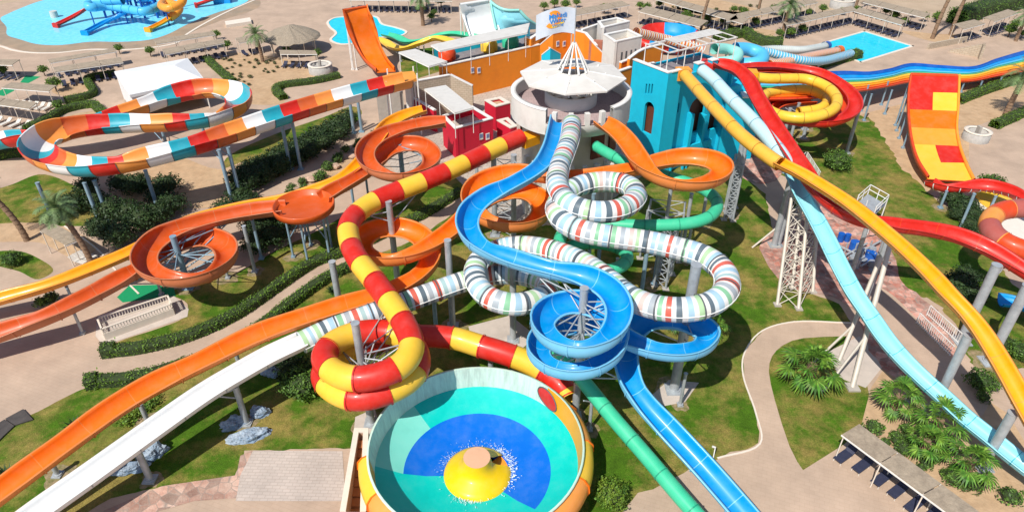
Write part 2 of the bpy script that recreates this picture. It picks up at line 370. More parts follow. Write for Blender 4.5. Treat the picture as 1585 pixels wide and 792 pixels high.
def strip(name, pts, w, h, m, z=0.0, closed=False, kind='structure'):   # kerb / raised line along a path
    P = spl([W(p[0], p[1], 0) for p in pts], 6, closed); mb = MB(); pr = []
    vs = []
    for i, p in enumerate(P):
        a = P[max(0, i - 1)] if not closed else P[i - 1]; b = P[min(len(P) - 1, i + 1)] if not closed else P[(i + 1) % len(P)]
        T = (b - a).normalized(); X = Vector((T.y, -T.x, 0)) * w / 2
        vs += [p + X + Vector((0, 0, z - .02)), p + X + Vector((0, 0, z + h)), p - X + Vector((0, 0, z + h)), p - X + Vector((0, 0, z - .02))]
    k = len(P); fs = [(4 * i + j, 4 * i + (j + 1) % 4, 4 * ((i + 1) % k) + (j + 1) % 4, 4 * ((i + 1) % k) + j) for i in range(k if closed else k - 1) for j in range(3)]
    mb.add(vs, fs); o = mb.build(name, m); 
    if kind: o['kind'] = kind
    return o
# desert strip behind the park
patch('desert', [(620, -60), (2400, -60), (2400, 60), (1590, 5), (1560, 12), (1500, 25), (1440, 30), (1390, 17), (1330, 7), (1290, 22), (1240, 22), (1160, 28), (1080, 14), (1020, -3), (900, -8), (780, -3), (650, -5)], .004, M_DES, False)
patch('desert', [(-400, -60), (200, -60), (130, -14), (60, -2), (20, 3), (-20, 12), (-400, 20)], .004, M_DES, False)
# lawns
LAWN_A = [(158, 545), (185, 528), (245, 508), (283, 492), (290, 470), (262, 452), (300, 440), (360, 425), (420, 392), (505, 350), (560, 318), (640, 285), (700, 268), (722, 285), (700, 308), (640, 343), (575, 368), (530, 385), (440, 440), (380, 480), (300, 518), (220, 540), (175, 552)]
patch('lawn', LAWN_A, .012, M_GRASS)
LAWN_B = [(-60, 700), (30, 650), (75, 628), (130, 600), (240, 580), (330, 553), (420, 505), (500, 440), (560, 402), (640, 372), (720, 318), (800, 345), (880, 350), (960, 300), (1040, 235), (1115, 245), (1185, 300), (1200, 380), (1215, 440), (1300, 470), (1318, 498), (1230, 496), (1180, 510), (1152, 545), (1150, 580), (1170, 640), (1175, 686), (1110, 707), (1040, 740), (990, 765), (955, 800), (955, 860), (560, 860), (545, 692), (380, 697), (362, 738), (250, 752), (170, 772), (120, 800), (80, 830), (-80, 850)]
patch('lawn', LAWN_B, .008, M_GRASS, False, wob=.22)
LAWN_C = [(1180, 205), (1230, 198), (1290, 185), (1325, 178), (1346, 182), (1362, 205), (1378, 232), (1398, 262), (1435, 296), (1490, 345), (1530, 390), (1560, 430), (1600, 470), (1600, 560), (1545, 590), (1500, 560), (1480, 500), (1440, 462), (1400, 452), (1360, 420), (1330, 370), (1290, 330), (1240, 300), (1200, 260)]
patch('lawn', LAWN_C, .008, M_GRASS, False, wob=.5)
patch('lawn', [(1190, 575), (1191, 562), (1195, 551), (1202, 542), (1212, 534), (1226, 527), (1244, 523), (1275, 521), (1310, 520), (1335, 560), (1345, 610), (1348, 655), (1302, 690), (1243, 727), (1234, 714), (1222, 690), (1210, 655), (1199, 618), (1193, 594)], .012, M_GRASS, False)
patch('lawn', [(-20, 300), (20, 285), (60, 270), (110, 285), (150, 320), (170, 345), (90, 350), (20, 345), (-20, 360)], .008, M_GRASS)
patch('lawn', [(-20, 392), (25, 388), (60, 400), (82, 420), (60, 432), (30, 420), (-20, 405)], .008, M_GRASS)
patch('lawn', [(350, 245), (420, 210), (500, 182), (545, 165), (560, 172), (540, 200), (470, 250), (400, 290), (370, 300), (352, 275)], .008, M_GRASS)
patch('lawn', [(620, 130), (620, 80), (700, 70), (700, 105)], .004, M_GRASS, False)
# sand beds
patch('sand_bed', [(330, 92), (356, 82), (420, 88), (480, 100), (520, 112), (505, 122), (430, 140), (440, 160), (380, 160), (362, 128), (345, 105)], .004, M_SAND)
patch('sand_bed', [(185, 290), (200, 262), (260, 240), (340, 262), (380, 250), (372, 300), (330, 320), (280, 322), (210, 318)], .012, M_SAND)
patch('sand_bed', [(-20, 350), (60, 345), (100, 352), (150, 385), (120, 400), (60, 375), (-20, 372)], .012, M_SAND)
patch('sand_bed', [(420, 330), (470, 285), (550, 235), (585, 215), (600, 228), (560, 262), (480, 315), (440, 340)], .016, M_SAND)
patch('sand_bed', [(97, 128), (135, 122), (138, 142), (110, 150), (80, 142)], .004, M_SAND)
patch('sand_bed', [(80, 192), (110, 178), (150, 172), (158, 186), (90, 205)], .004, M_SAND)
patch('sand_bed', [(1160, 118), (1250, 88), (1300, 92), (1270, 110), (1180, 118)], .004, M_SAND)
patch('sand_bed', [(1330, 178), (1400, 160), (1500, 130), (1600, 108), (1600, 160), (1500, 200), (1500, 262), (1440, 300), (1395, 265), (1375, 235), (1350, 190)], .004, M_SAND, False)
patch('sand_bed', [(1348, 600), (1375, 560), (1430, 580), (1500, 600), (1560, 640), (1620, 740), (1620, 860), (1530, 860), (1430, 742), (1332, 662)], .016, M_SAND, False)
patch('sand_bed', [(1020, 0), (1080, -4), (1180, 18), (1160, 30), (1060, 18)], .008, M_SAND)
patch('sand_bed', [(1160, 22), (1010, 12), (1180, 45), (1200, 48), (1180, 62), (1110, 55), (1085, 42)], .008, M_SAND)
patch('planting_bed', [(1395, 48), (1440, 52), (1502, 56), (1470, 68), (1425, 60)], .004, M_SAND)
# red rubble slope and concrete pads under the right-hand slides
patch('rubble_slope', [(1178, 375), (1225, 345), (1270, 310), (1330, 320), (1385, 400), (1400, 440), (1440, 470), (1475, 520), (1470, 600), (1420, 610), (1360, 560), (1310, 470), (1215, 440)], .024, M_RED, True, wob=.5)
patch('rubble_slope', [(1060, 225), (1110, 205), (1190, 225), (1215, 262), (1180, 285), (1120, 262)], .024, M_RED, True, wob=.5)
patch('path', [(1345, 440), (1372, 450), (1420, 495), (1450, 530), (1490, 570), (1530, 610), (1505, 650), (1440, 590), (1400, 545), (1350, 490)], .028, M_PAVE, True)
patch('concrete_pad', [(1008, 612), (1035, 588), (1082, 592), (1060, 622), (1028, 628)], .02, M_CON2, False)
patch('concrete_pad', [(725, 505), (790, 488), (830, 520), (785, 560), (735, 548)], .02, M_CON2, False)
patch('concrete_pad', [(1280, 545), (1330, 520), (1372, 560), (1340, 600), (1300, 585)], .02, M_CON2, False)
patch('concrete_pad', [(550, 645), (580, 632), (600, 700), (545, 690)], .02, M_CON2, False)
patch('rubble_apron', [(160, 790), (250, 752), (366, 735), (372, 705), (390, 697), (372, 770), (300, 775), (170, 812)], .02, M_RUB, False)
patch('paved_terrace', [(392, 697), (530, 698), (535, 775), (365, 775), (372, 735)], .024, pave('block_paving', (.55, .47, .41), (.75, .72, .7), .5, .25, R(2), jw=.02), False)
patch('concrete_pad', [(148, 520), (150, 490), (262, 452), (292, 478), (290, 490), (160, 535)], .02, M_CON2, False)
patch('green_mat', [(181, 460), (200, 442), (268, 440), (272, 458), (190, 468)], .024, M_ASTRO, False)
patch('green_mat', [(31, 128), (40, 117), (63, 119), (44, 129)], .012, M_ASTRO, False)
patch('green_mat', [(0, 148), (-4, 142), (12, 135), (29, 137), (6, 149)], .012, M_ASTRO, False)
patch('plaza_paving', [(590, 240), (690, 160), (720, 125), (850, 60), (960, 120), (1000, 250), (900, 330), (840, 350), (760, 330), (700, 270), (640, 300)], .02, M_PAVE2, False)
# plant-filled terrace kerbs
strip('kerb', [(1318, 500), (1230, 498), (1180, 512), (1152, 547), (1150, 580), (1170, 640), (1176, 687), (1110, 709)], .12, .06, M_CREAM)
strip('kerb', [(100, 350), (150, 385), (185, 425), (215, 455)], .15, .06, M_CREAM)
# ------------------------------------------------------------------ pools
def water(name, deep, lite):
    m = mat(name, deep, .08, .10, 1.5, bump=.02, bscale=2.2, col2=lite, c2lo=.42, c2hi=.62, c2scale=1.1, detail=3)
    m.node_tree.nodes['Principled BSDF'].inputs['IOR'].default_value = 1.33; return m
M_W1 = water('kids_pool_water', (.17, .70, .90), (.24, .75, .92)); M_W2 = water('pool_water', (.0, .58, .78), (.02, .66, .82))
KP = [(1, 28), (12, 22), (30, 14), (70, 0), (140, -12), (260, -25), (370, -18), (385, 0), (372, 8), (330, 22), (290, 38), (258, 54), (230, 62), (190, 65), (140, 65), (95, 70), (60, 69), (30, 61), (12, 55), (10, 42)]
patch('wet_shore', [(c[0] + (c[0] - 190) * .09, (c[1] + 250) * 1.052 - 254) for c in KP], .004, M_SHORE)
patch('pool_water', KP, .012, M_W1)
strip('kerb', [(-30, 70), (0, 72), (20, 78), (50, 82), (90, 82), (140, 77), (200, 77), (270, 68), (290, 53), (320, 35), (360, 15), (400, -2)], .5, .05, M_CREAM)
K2 = [(508, 34), (520, 28), (545, 26), (580, 26), (592, 38), (612, 43), (629, 50), (620, 56), (595, 58), (570, 62), (545, 68), (528, 69), (512, 63), (520, 52), (510, 42)]
patch('pool_water', K2, .012, M_W2); strip('pool_coping', K2, .45, .1, M_CREAM, closed=True)
RP = [(1264, 70), (1338, 49), (1413, 72), (1332, 97)]
patch('pool_water', RP, .012, M_W2, False)
for a, b in zip(RP, RP[1:] + RP[:1]):
    A, B = W(*a), W(*b); mb = MB(); d = B - A; mb.box((A + B) / 2 + Vector((0, 0, .03)), (d.length + .5, .45, .1), math.atan2(d.y, d.x)); struct(mb.build('pool_coping', M_CREAM))
patch('pool_water', [(1330, 690), (1330, 690.5), (1330.5, 690)], -.5, M_W2, False) if 0 else None
# blue splash pool at the right edge and yellow basin under the red flume
patch('pool_water', [(1500, 320), (1515, 305), (1600, 300), (1620, 330), (1620, 375), (1560, 370), (1520, 345)], .02, mat('white_basin', (.72, .70, .62), .5, .06, 2), True)
# ------------------------------------------------------------------ buildings
M_TEALW = mat('teal_render', (.0, .47, .66), .75, .06, 1.2, col2=(.0, .40, .58), c2lo=.5, c2hi=.8, bump=.004, bscale=20)
M_ORW = mat('orange_render', (.80, .235, .01), .75, .06, 1.2, col2=(.72, .19, .01), c2lo=.5, c2hi=.8, bump=.004, bscale=20)
M_REDW = mat('red_render', (.58, .004, .03), .7, .06, 1.2, col2=(.5, .005, .03), c2lo=.5, c2hi=.8, bump=.004, bscale=20)
M_WHW = mat('white_render', (.70, .68, .63), .75, .06, 1, col2=(.58, .55, .50), c2lo=.5, c2hi=.75, bump=.004, bscale=20)
M_BRN = mat('brown_wood', (.13, .035, .015), .6, .2, 4)
M_STN = pave('beige_split_stone', (.52, .43, .32), (.7, .65, .6), .6, .3, 0, jw=.03)
_b = M_STN.node_tree; [x for x in _b.nodes if x.type == 'MAPPING'][0].inputs['Rotation'].default_value = (R(90), 0, 0)
M_DECK = mat('grey_deck', (.22, .19, .20), .8, .2, 1.5, col2=(.30, .27, .26))
M_ROOFW = mat('white_slats', (.62, .60, .56), .7, .08, 1.5, col2=(.52, .49, .44), c2lo=.5, c2hi=.8)
M_SHADEC = mat('shaded_canvas_white', (.66, .66, .65), .8, .05, 1)
def arch_loop(px0, px1, ptop, pbot, A, u):         # arched opening from its photo bounds
    s0, _ = onplane(px0[0], px0[1], A, u); s1, _ = onplane(px1[0], px1[1], A, u)
    _, zt = onplane(*ptop, A, u); _, zb = onplane(*pbot, A, u)
    if s1 < s0: s0, s1 = s1, s0
    r = (s1 - s0) / 2; c = (s0 + s1) / 2
    return [(s0, zb), (s1, zb)] + [(c + r * math.cos(t), zt - r + r * math.sin(t)) for t in [math.pi * i / 10 for i in range(11)]]
def fill_arch(loop, A, u, inward, d, m, name, parent, slats=True):
    mb = MB(); mb.wall(A + inward * d, u, loop, [], .06, inward); o = mb.build(name, m, parent)
    return o
# --- teal castle tower
HT = 12.6
A = W(1035, 114, HT); Bq = W(980, 93, HT); Cq = W(1130, 91, HT); A.z = 0
u1 = (Cq - A); u1.z = 0; L1 = u1.length; u1.normalize(); v1 = Vector((-u1.y, u1.x, 0)); dB = Bq - A; dB.z = 0
v1 = dB.normalized(); L2 = dB.length
print('teal', L1, L2, u1.dot(v1))
teal = thing('castle_tower', 'teal rendered castle slide tower with brown arched openings and white rails on its roof', 'tower', (A + u1 * L1 / 2 + v1 * L2 / 2))
W2 = L1 + 1.2                                       # right facade length
in1 = (v1 - u1 * v1.dot(u1)).normalized(); in2 = (u1 - v1 * u1.dot(v1)).normalized()
fA = A.copy()
def rect(s0, z0, s1, z1): return [(s0, z0), (s1, z0), (s1, z1), (s0, z1)]
P2 = lambda x, y: onplane(x, y, fA, v1)
la = arch_loop(P and (994, 200) if 0 else (994, 200), (1008, 208), (1001, 156), (1001, 207), fA, v1)
sl = []
for x in (1000, 1004.5, 1009):
    s_, z_ = onplane(x, 138, fA, v1); sl.append(rect(s_ - .12, z_ - .6, s_ + .12, z_ + .6))
mb = MB(); mb.wall(fA, v1, rect(0, 0, L2, HT), [la] + sl, .35, in2); mb.build('wall', M_TEALW, teal)
mb = MB(); mb.box(fA + v1 * (L2 / 2) + in2 * .6 + Vector((0, 0, 4)), (L2 - 1, .1, 8), math.atan2(v1.y, v1.x)); mb.build('wooden_screen', M_BRN, teal)
# narrow corner pier of the right facade, then the recessed bays
mb = MB(); mb.wall(fA + in2 * .352, u1, rect(0, 0, 1.7, HT), [], .35, in1); mb.build('wall', M_TEALW, teal)
fC = fA + u1 * 2.05 + in1 * .55
hz = []
for (x0, x1, yt, yb) in ((1032, 1051, 184, 216), (1062, 1086, 153, 205), (1095, 1112, 168, 200)):
    hz.append(arch_loop((x0, yb), (x1, yb - 6), ((x0 + x1) / 2, yt), ((x0 + x1) / 2, yb), fC, u1))
for x in (1040, 1045, 1050):
    s_, z_ = onplane(x, 167, fC, u1); hz.append(rect(s_ - .1, z_ - .55, s_ + .1, z_ + .55))
lo_ = []
mb = MB(); LC = W2 - 2.05
hz = [h for h in hz if min(p[0] for p in h) > .05 and max(p[0] for p in h) < LC - .05]
print('teal holes', len(hz), LC, [[round(min(p[0] for p in h), 1), round(max(p[0] for p in h), 1), round(max(p[1] for p in h), 1)] for h in hz])
mb.wall(fC, u1, rect(0, 0, LC, HT - .9), hz, .3, in1); mb.build('wall', M_TEALW, teal)
mb = MB(); mb.box(fC + u1 * (LC / 2) + in1 * .9 + Vector((0, 0, 4.5)), (LC - .4, .1, 8.4), math.atan2(u1.y, u1.x)); mb.build('wooden_screen', M_BRN, teal)
for s_ in (2.55, 4.7, LC - .35):                        # buttresses and arcade
    mb = MB(); q = fC + u1 * s_; mb.box(q - in1 * .3 + Vector((0, 0, 3.2 + .6 * (s_ < 3))), (.45, .9, 6.4), math.atan2(u1.y, u1.x)); mb.build('buttress', M_TEALW, teal)
for s_, w_ in ((1.2, 2.2), (3.6, 1.8), (5.6, 1.6)):
    lp = rect(-w_ / 2, 1.9, w_ / 2, 3.1); r_ = w_ * .42
    lp = [(-w_ / 2, 0), (-r_, 0)] + [(r_ * math.cos(math.pi - t), 1.5 + r_ * math.sin(t)) for t in [math.pi * i / 8 for i in range(9)]] + [(r_, 0), (w_ / 2, 0), (w_ / 2, 3.0), (-w_ / 2, 3.0)]
    mb = MB(); mb.wall(fC + u1 * s_ - in1 * .75, u1, lp, [], .3, in1); mb.build('arcade', M_TEALW, teal)
mb = MB()                                            # side and back walls
bk = fA + v1 * L2
mb.wall(fA + u1 * W2, v1, rect(0, 0, L2, HT - .9), [], .35, -in2)
mb.build('wall', M_TEALW, teal)
mb = MB(); mb.wall(bk, u1, rect(.4, 0, W2 - .4, HT - .9), [], .35, -in1); mb.build('wall', M_TEALW, teal)
q0 = [fA + in2 * .36 + in1 * .36, fA + u1 * (W2 - .4) + in1 * .9, fA + u1 * (W2 - .4) + v1 * (L2 - .4), fA + in2 * .36 + v1 * (L2 - .4)]
mb = MB(); mb.prism([(p.x, p.y) for p in q0], HT - 1.3, HT - 1.1); mb.build('deck', M_DECK, teal)
def cap(P0, P1, w, z, parent, m=WHITEP, name='coping', t=.12):
    d = P1 - P0; mb = MB(); mb.box((P0 + P1) / 2 + Vector((0, 0, z + t / 2 + .003)), (Vector((d.x, d.y, 0)).length, w, t), math.atan2(d.y, d.x)); return mb.build(name, m, parent)
z0 = lambda p: Vector((p.x, p.y, 0))
cap(z0(fA + in2 * .17), z0(fA + in2 * .17 + v1 * L2), .5, HT, teal); cap(z0(fA + in1 * .17 + in2 * .45), z0(fA + in1 * .17 + u1 * 1.9), .5, HT, teal)
cap(z0(bk - in1 * .17 + in2 * .5), z0(bk - in1 * .17 + u1 * 3.2), .5, HT - .9, teal)
for s_ in (3.2, 5.4):
    mb = MB(); mb.box(fC + u1 * s_ + in1 * .2 + Vector((0, 0, HT - .45)), (.9, .7, .9), math.atan2(u1.y, u1.x)); mb.build('parapet_block', M_TEALW, teal)
    mb = MB(); mb.box(fC + u1 * s_ + in1 * .2 + Vector((0, 0, HT + .05)), (1.0, .8, .1), math.atan2(u1.y, u1.x)); mb.build('coping', WHITEP, teal)
# white pergola frame over the deck
pg0 = fA + u1 * .4 + v1 * .8; LP, WP = W2 - .2, L2 * .62
for i in range(5):
    for j in (0, 1):
        q = pg0 + u1 * (LP * i / 4) + v1 * (WP * j); mb = MB(); mb.tube((q.x, q.y, HT - 1.1), (q.x, q.y, HT + 1.9), .06, n=6); mb.build('pergola_post', WHITEP, teal)
for j in (0, 1):
    q = pg0 + v1 * (WP * j); mb = MB(); mb.box(q + u1 * LP / 2 + Vector((0, 0, HT + 1.95 - q.z)), (LP, .12, .14), math.atan2(u1.y, u1.x)); mb.build('pergola_beam', WHITEP, teal)
mb = MB()
for i in range(8): 
    q = pg0 + u1 * (LP * (.0 + i / 7)) + v1 * (WP / 2); mb.box((q.x, q.y, HT + 2.06), (.14, WP + .5, .08), math.atan2(u1.y, u1.x))
for j in range(5):
    q = pg0 + u1 * LP * .62 + v1 * (WP * (.55 + .45 * j / 4)); mb.box((q.x, q.y, HT + 2.14), (LP * .7, .34, .05), math.atan2(u1.y, u1.x))
mb.build('pergola_slats', M_ROOFW, teal)
# lower teal annexe carrying the yellow and red ring slides
an0 = W(1128, 150, 8.2); an0.z = 0
an = thing('teal_annexe', 'lower teal annexe in shade behind the red flume, holding the yellow ring tube entry', 'building', an0)
mb = MB(); qs = [W(1126, 152, 8.2), W(1182, 148, 8.2), W(1172, 124, 8.2), W(1120, 130, 8.2)]; mb.prism([(p.x, p.y) for p in qs], 0, 8.2); mb.build('wall', M_TEALW, an)
mb = MB(); qs = [W(1150, 150, 8.4), W(1183, 149, 8.4), W(1176, 141, 8.4), W(1146, 142, 8.4)]; mb.prism([(p.x, p.y) for p in qs], 8.203, 8.4); mb.build('coping', WHITEP, an)
mb = MB(); qs = [W(1122, 138, 9.3), W(1150, 130, 9.3), W(1140, 118, 9.3), W(1112, 124, 9.3)]; mb.prism([(p.x, p.y) for p in qs], 8.203, 9.3); mb.build('parapet', M_TEALW, an)
# --- round white tower
TC = W(884, 140, 12.8); tx, ty = TC.x, TC.y; RT = 6.05
tw = thing('round_tower', 'round white slide tower with grey tiled deck and a scalloped parapet', 'tower', (tx, ty, 0))
mb = MB(); mb.lathe([(RT - 1.1, 0), (RT - 1.1, 10.4), (RT - .05, 10.4)], (tx, ty, 0), 56); mb.build('wall', M_WHW, tw)
mb = MB(); mb.lathe([(RT - .1, 11.55), (2.5, 11.55)], (tx, ty, 0), 56); mb.build('deck', pave('tower_deck', (.44, .33, .32), (.7, .65, .65), .5, .5, 0, jw=.02), tw)
# parapet, split where the slides leave: front opening between photo angles
def ang_of(px, py, h=12.8):
    p = W(px, py, h); return math.atan2(p.y - ty, p.x - tx)
aL, aR = ang_of(846, 171), ang_of(944, 166)          # both negative (towards the camera)
mb = MB(); mb.lathe([(RT - .4, 11.56), (RT - .4, 12.8), (RT, 12.8), (RT, 10.35), (RT - 1.1, 10.35)], (tx, ty, 0), 64, a0=aR, a1=aL + 2 * math.pi, smooth=False); 
mb.build('parapet', M_WHW, tw)
mb = MB(); mb.lathe([(RT, 11.52), (RT, 10.35), (RT - 1.1, 10.35)], (tx, ty, 0), 16, a0=aL, a1=aR); mb.build('deck_edge', M_WHW, tw)
mb = MB(); mb.lathe([(RT - .46, 12.803), (RT - .46, 12.92), (RT + .06, 12.92), (RT + .06, 12.803)], (tx, ty, 0), 64, a0=aR, a1=aL + 2 * math.pi); mb.build('coping', WHITEP, tw)
for t in (.12, .36, .60, .84):                        # short piers between the slide mouths
    a = aL + (aR - aL) * t; mb = MB(); mb.box((tx + (RT - .25) * math.cos(a), ty + (RT - .25) * math.sin(a), 12.1), (.5, .45, 1.2), a); mb.build('pier', M_WHW, tw)
for px, py in ((815, 199), (928, 212), (905, 215)):      # dark doorways under the deck
    p = W(px, py, 8.6); a = math.atan2(p.y - ty, p.x - tx); mb = MB(); mb.box((tx + (RT - 1.05) * math.cos(a), ty + (RT - 1.05) * math.sin(a), 8.7), (.2, 1.5, 2.6), a); mb.build('doorway', M_BRN, tw)
for i in range(9):
    a = R(-150 + i * 15); mb = MB(); mb.box((tx + (RT - .9) * math.cos(a), ty + (RT - .9) * math.sin(a), 3.4), (.5, .45, 6.8), a); mb.build('pilaster', M_WHW, tw)
dr = thing('stair_drum', 'low white drum wall round the stairwell in the middle of the tower deck', 'wall', (tx, ty, 11.55))
mb = MB(); mb.lathe([(2.65, 11.56), (2.65, 12.8), (2.42, 12.8), (2.42, 11.0)], (tx, ty, 0), 44); mb.build('drum_wall', M_WHW, dr)
mb = MB(); mb.lathe([(2.42, 11.6), (0, 11.6)], (tx, ty, 0), 30); mb.build('stairwell_floor', M_BRN, dr)
for i in range(9):
    a = i * .7; mb = MB(); mb.box((tx + 1.3 * math.cos(a), ty + 1.3 * math.sin(a), 11.7 + .12 * i), (2.2, .5, .12), a); mb.build('stair_tread', M_WHW, dr)
# --- canopy and flag over it
CX, CY = tx + .1, ty + .2
ce = ZA(CX, CY - 5.3, 142); print('canopy edge h', ce)
cn = thing('octagonal_canopy', 'large white octagonal canopy with a cone of white poles at its open centre', 'canopy', (CX, CY, 11.55))
he = ZA(CX, CY, 111); hp = he + .15; ap = ZA(CX, CY, 66); print('canopy', he, ap)
mb = MB(); n8 = 8; RC = 5.35; ri = 1.45; vs = []; off8 = R(33.5)
for i in range(n8):
    a = off8 + 2 * math.pi * i / n8; vs += [(CX + RC * math.cos(a), CY + RC * math.sin(a), he - .35), (CX + ri * math.cos(a), CY + ri * math.sin(a), hp), (CX + RC * math.cos(a), CY + RC * math.sin(a), he - .5), (CX + ri * math.cos(a), CY + ri * math.sin(a), hp - .15)]
fs = []
for i in range(n8):
    j = (i + 1) % n8; a, b = 4 * i, 4 * j; fs += [(a, b, b + 1, a + 1), (a + 2, a + 3, b + 3, b + 2), (a, a + 2, b + 2, b), (a + 1, b + 1, b + 3, a + 3)]
mb.add(vs, fs); mb.build('roof', mat('canopy_white', (.66, .63, .58), .8, .07, .6, col2=(.56, .53, .48), c2lo=.45, c2hi=.7), cn)
for i in range(n8):
    a = off8 + 2 * math.pi * i / n8; mb = MB(); mb.tube((CX + RC * .99 * math.cos(a), CY + RC * .99 * math.sin(a), he - .34), (CX + ri * math.cos(a), CY + ri * math.sin(a), hp + .01), .045, n=6); mb.build('seam_rib', WHITEP, cn)
    mb = MB(); mb.tube((CX + 2.3 * math.cos(a), CY + 2.3 * math.sin(a), 12.8), (CX + 3.3 * math.cos(a), CY + 3.3 * math.sin(a), he + .1), .08, n=8); mb.build('leg', WHITEP, cn)
for i in range(10):
    a = 2 * math.pi * i / 10; mb = MB(); mb.tube((CX + 1.55 * math.cos(a), CY + 1.55 * math.sin(a), hp), (CX + .15 * math.cos(a), CY + .15 * math.sin(a), ap), .12, .05, n=8)
    mb.build('cone_pole', WHITEP, cn)
fl = thing('flag', 'white flag with blue lettering and orange splash on a pole above the canopy', 'flag', (CX, CY, ap))
ftop = ZA(CX, CY, 9)
mb = MB(); mb.tube((CX, CY, ap - .3), (CX, CY, ftop), .07, .05, n=8); mb.build('pole', GALV, fl)
FW, FH = 3.7, 2.4; fz = ZA(CX, CY, 56)
def flagpt(s_, t, o=0):                              # cloth ripple
    x = -s_ * FW; y = .22 * math.sin(s_ * 7 + t) * (s_ ** .6) - o; z = t * FH + .25 * math.sin(s_ * 3.0) - .75 * s_ * s_
    return Vector((CX - .06 + x, CY + y, fz + z + .2))
mb = MB(); NX, NZ = 18, 8; vs = [flagpt(i / NX, j / NZ) for j in range(NZ + 1) for i in range(NX + 1)]
fs = [(j * (NX + 1) + i, j * (NX + 1) + i + 1, (j + 1) * (NX + 1) + i + 1, (j + 1) * (NX + 1) + i) for j in range(NZ) for i in range(NX)]
mb.add(vs, fs, 0, True); mb.build('cloth', mat('flag_cloth', (.54, .60, .67), .8, .05, 2), fl)
def blob(cx, cz, rx, rz, m, nm, a0=0, a1=360, k=24, o=.03, inner=0):
    mb = MB(); pts = [(cx + rx * math.cos(R(a0 + (a1 - a0) * i / k)), cz + rz * math.sin(R(a0 + (a1 - a0) * i / k))) for i in range(k + 1)]
    ip = [(cx + (p[0] - cx) * inner, cz + (p[1] - cz) * inner) for p in pts]
    vs = [flagpt(p[0], p[1], o) for p in pts] + [flagpt(p[0], p[1], o) for p in ip]; n_ = k + 1
    mb.add(vs, [(i, i + 1, n_ + i + 1, n_ + i) for i in range(k)]); mb.build(nm, m, fl)
blob(.56, .58, .21, .34, mat('flag_orange', (.9, .30, .02), .7), 'emblem_splash', 60, 330, inner=.55)
blob(.50, .52, .25, .28, mat('flag_yellow', (.9, .6, .03), .7), 'emblem_splash', 190, 300, inner=.6)
M_FT = mat('flag_blue', (.01, .22, .62), .7)
def text_mesh(txt, size, fn, name, m, parent, ext=0):
    cu = bpy.data.curves.new('t', 'FONT'); cu.body = txt; cu.size = size; cu.align_x = 'CENTER'; cu.align_y = 'CENTER'; cu.offset = size * .02
    ob = bpy.data.objects.new('t', cu); sc.collection.objects.link(ob); bpy.context.view_layer.update()
    me = ob.evaluated_get(bpy.context.evaluated_depsgraph_get()).to_mesh(); vs = [fn(v.co.x, v.co.y) for v in me.vertices]; fs = [tuple(p.vertices) for p in me.polygons]
    ob.to_mesh_clear(); bpy.data.objects.remove(ob); mb = MB(); mb.add(vs, fs); return mb.build(name, m, parent)
for k, (t_, sz, dy) in enumerate((('Makadi', .62, .70), ('Water', .58, .50), ('World', .40, .32))):
    text_mesh(t_, sz, lambda x, y, dy=dy: flagpt(.44 - x / FW, dy + y / FH, .05), 'lettering', M_FT, fl)
# --- generic block with photo-traced corners
def block(name, label, cat, tops, h, m, z0_=0, copm=WHITEP, deck=None, rim=.35, parent=None, par_h=.9, nm='wall'):
    P = [W(x, y, h) for x, y in tops]; c = sum(P, Vector()) / len(P); c.z = z0_
    t = parent or thing(name, label, cat, c); n_ = len(P); cc = Vector((c.x, c.y, 0))
    for i in range(n_):
        a, b = z0(P[i]), z0(P[(i + 1) % n_]); u = (b - a).normalized(); nn = Vector((-u.y, u.x, 0)); nn = nn if nn.dot(cc - a) > 0 else -nn
        mb = MB(); a2 = a.copy(); a2.z = 0; mb.wall(a2, u, rect(0 if i % 2 else rim + .002, z0_, (b - a).length - (0 if i % 2 else rim + .002), h), [], rim, nn); mb.build(nm, m, t)
        if copm: cap(a + nn * rim / 2, b + nn * rim / 2, rim + .1, h + .001 * (i % 2), t, copm)
    I = [(p.x + (cc.x - p.x) * .06, p.y + (cc.y - p.y) * .06) for p in P]
    mb = MB(); mb.prism(I, h - par_h - .15, h - par_h); mb.build('deck', deck or M_PAVE2, t); return t, P
# red building
redb, RP_ = block('red_building', 'bright red rendered box with white coping under the white pergola, beside the round tower', 'building', [(704, 200), (763, 184), (731, 165), (684, 180)], 4.0, M_REDW)
def info_board(px, py, h, parent_u, m2):
    pass
def boards(x, y, A_, u_, inward, label):
    t = None
    for dx in (-5, 5):
        s_, z_ = onplane(x + dx, y, A_, u_); p = A_ + u_ * s_; p.z = z_
        if t is None: t = thing('info_board', label, 'sign', p)
        mb = MB(); mb.box(p - inward * .06, (.55, .06, .85), math.atan2(u_.y, u_.x)); o = mb.build('panel', WHITEP, t)
        mb = MB(); mb.box(p - inward * .1 + Vector((0, 0, .08)), (.4, .03, .5), math.atan2(u_.y, u_.x)); mb.build('print', mat('board_print', (.16, .20, .38), .5, .5, 5), o)
def facade(Pa, Pb, cc):
    a, b = z0(Pa), z0(Pb); u = (b - a).normalized(); nn = Vector((-u.y, u.x, 0)); nn = nn if nn.dot(z0(cc) - a) > 0 else -nn; return a, u, nn
a_, u_, n_ = facade(RP_[0], RP_[1], Vector((0, 200, 0))); boards(749.5, 211, a_, u_, n_, 'pair of small white notice boards on the red wall')
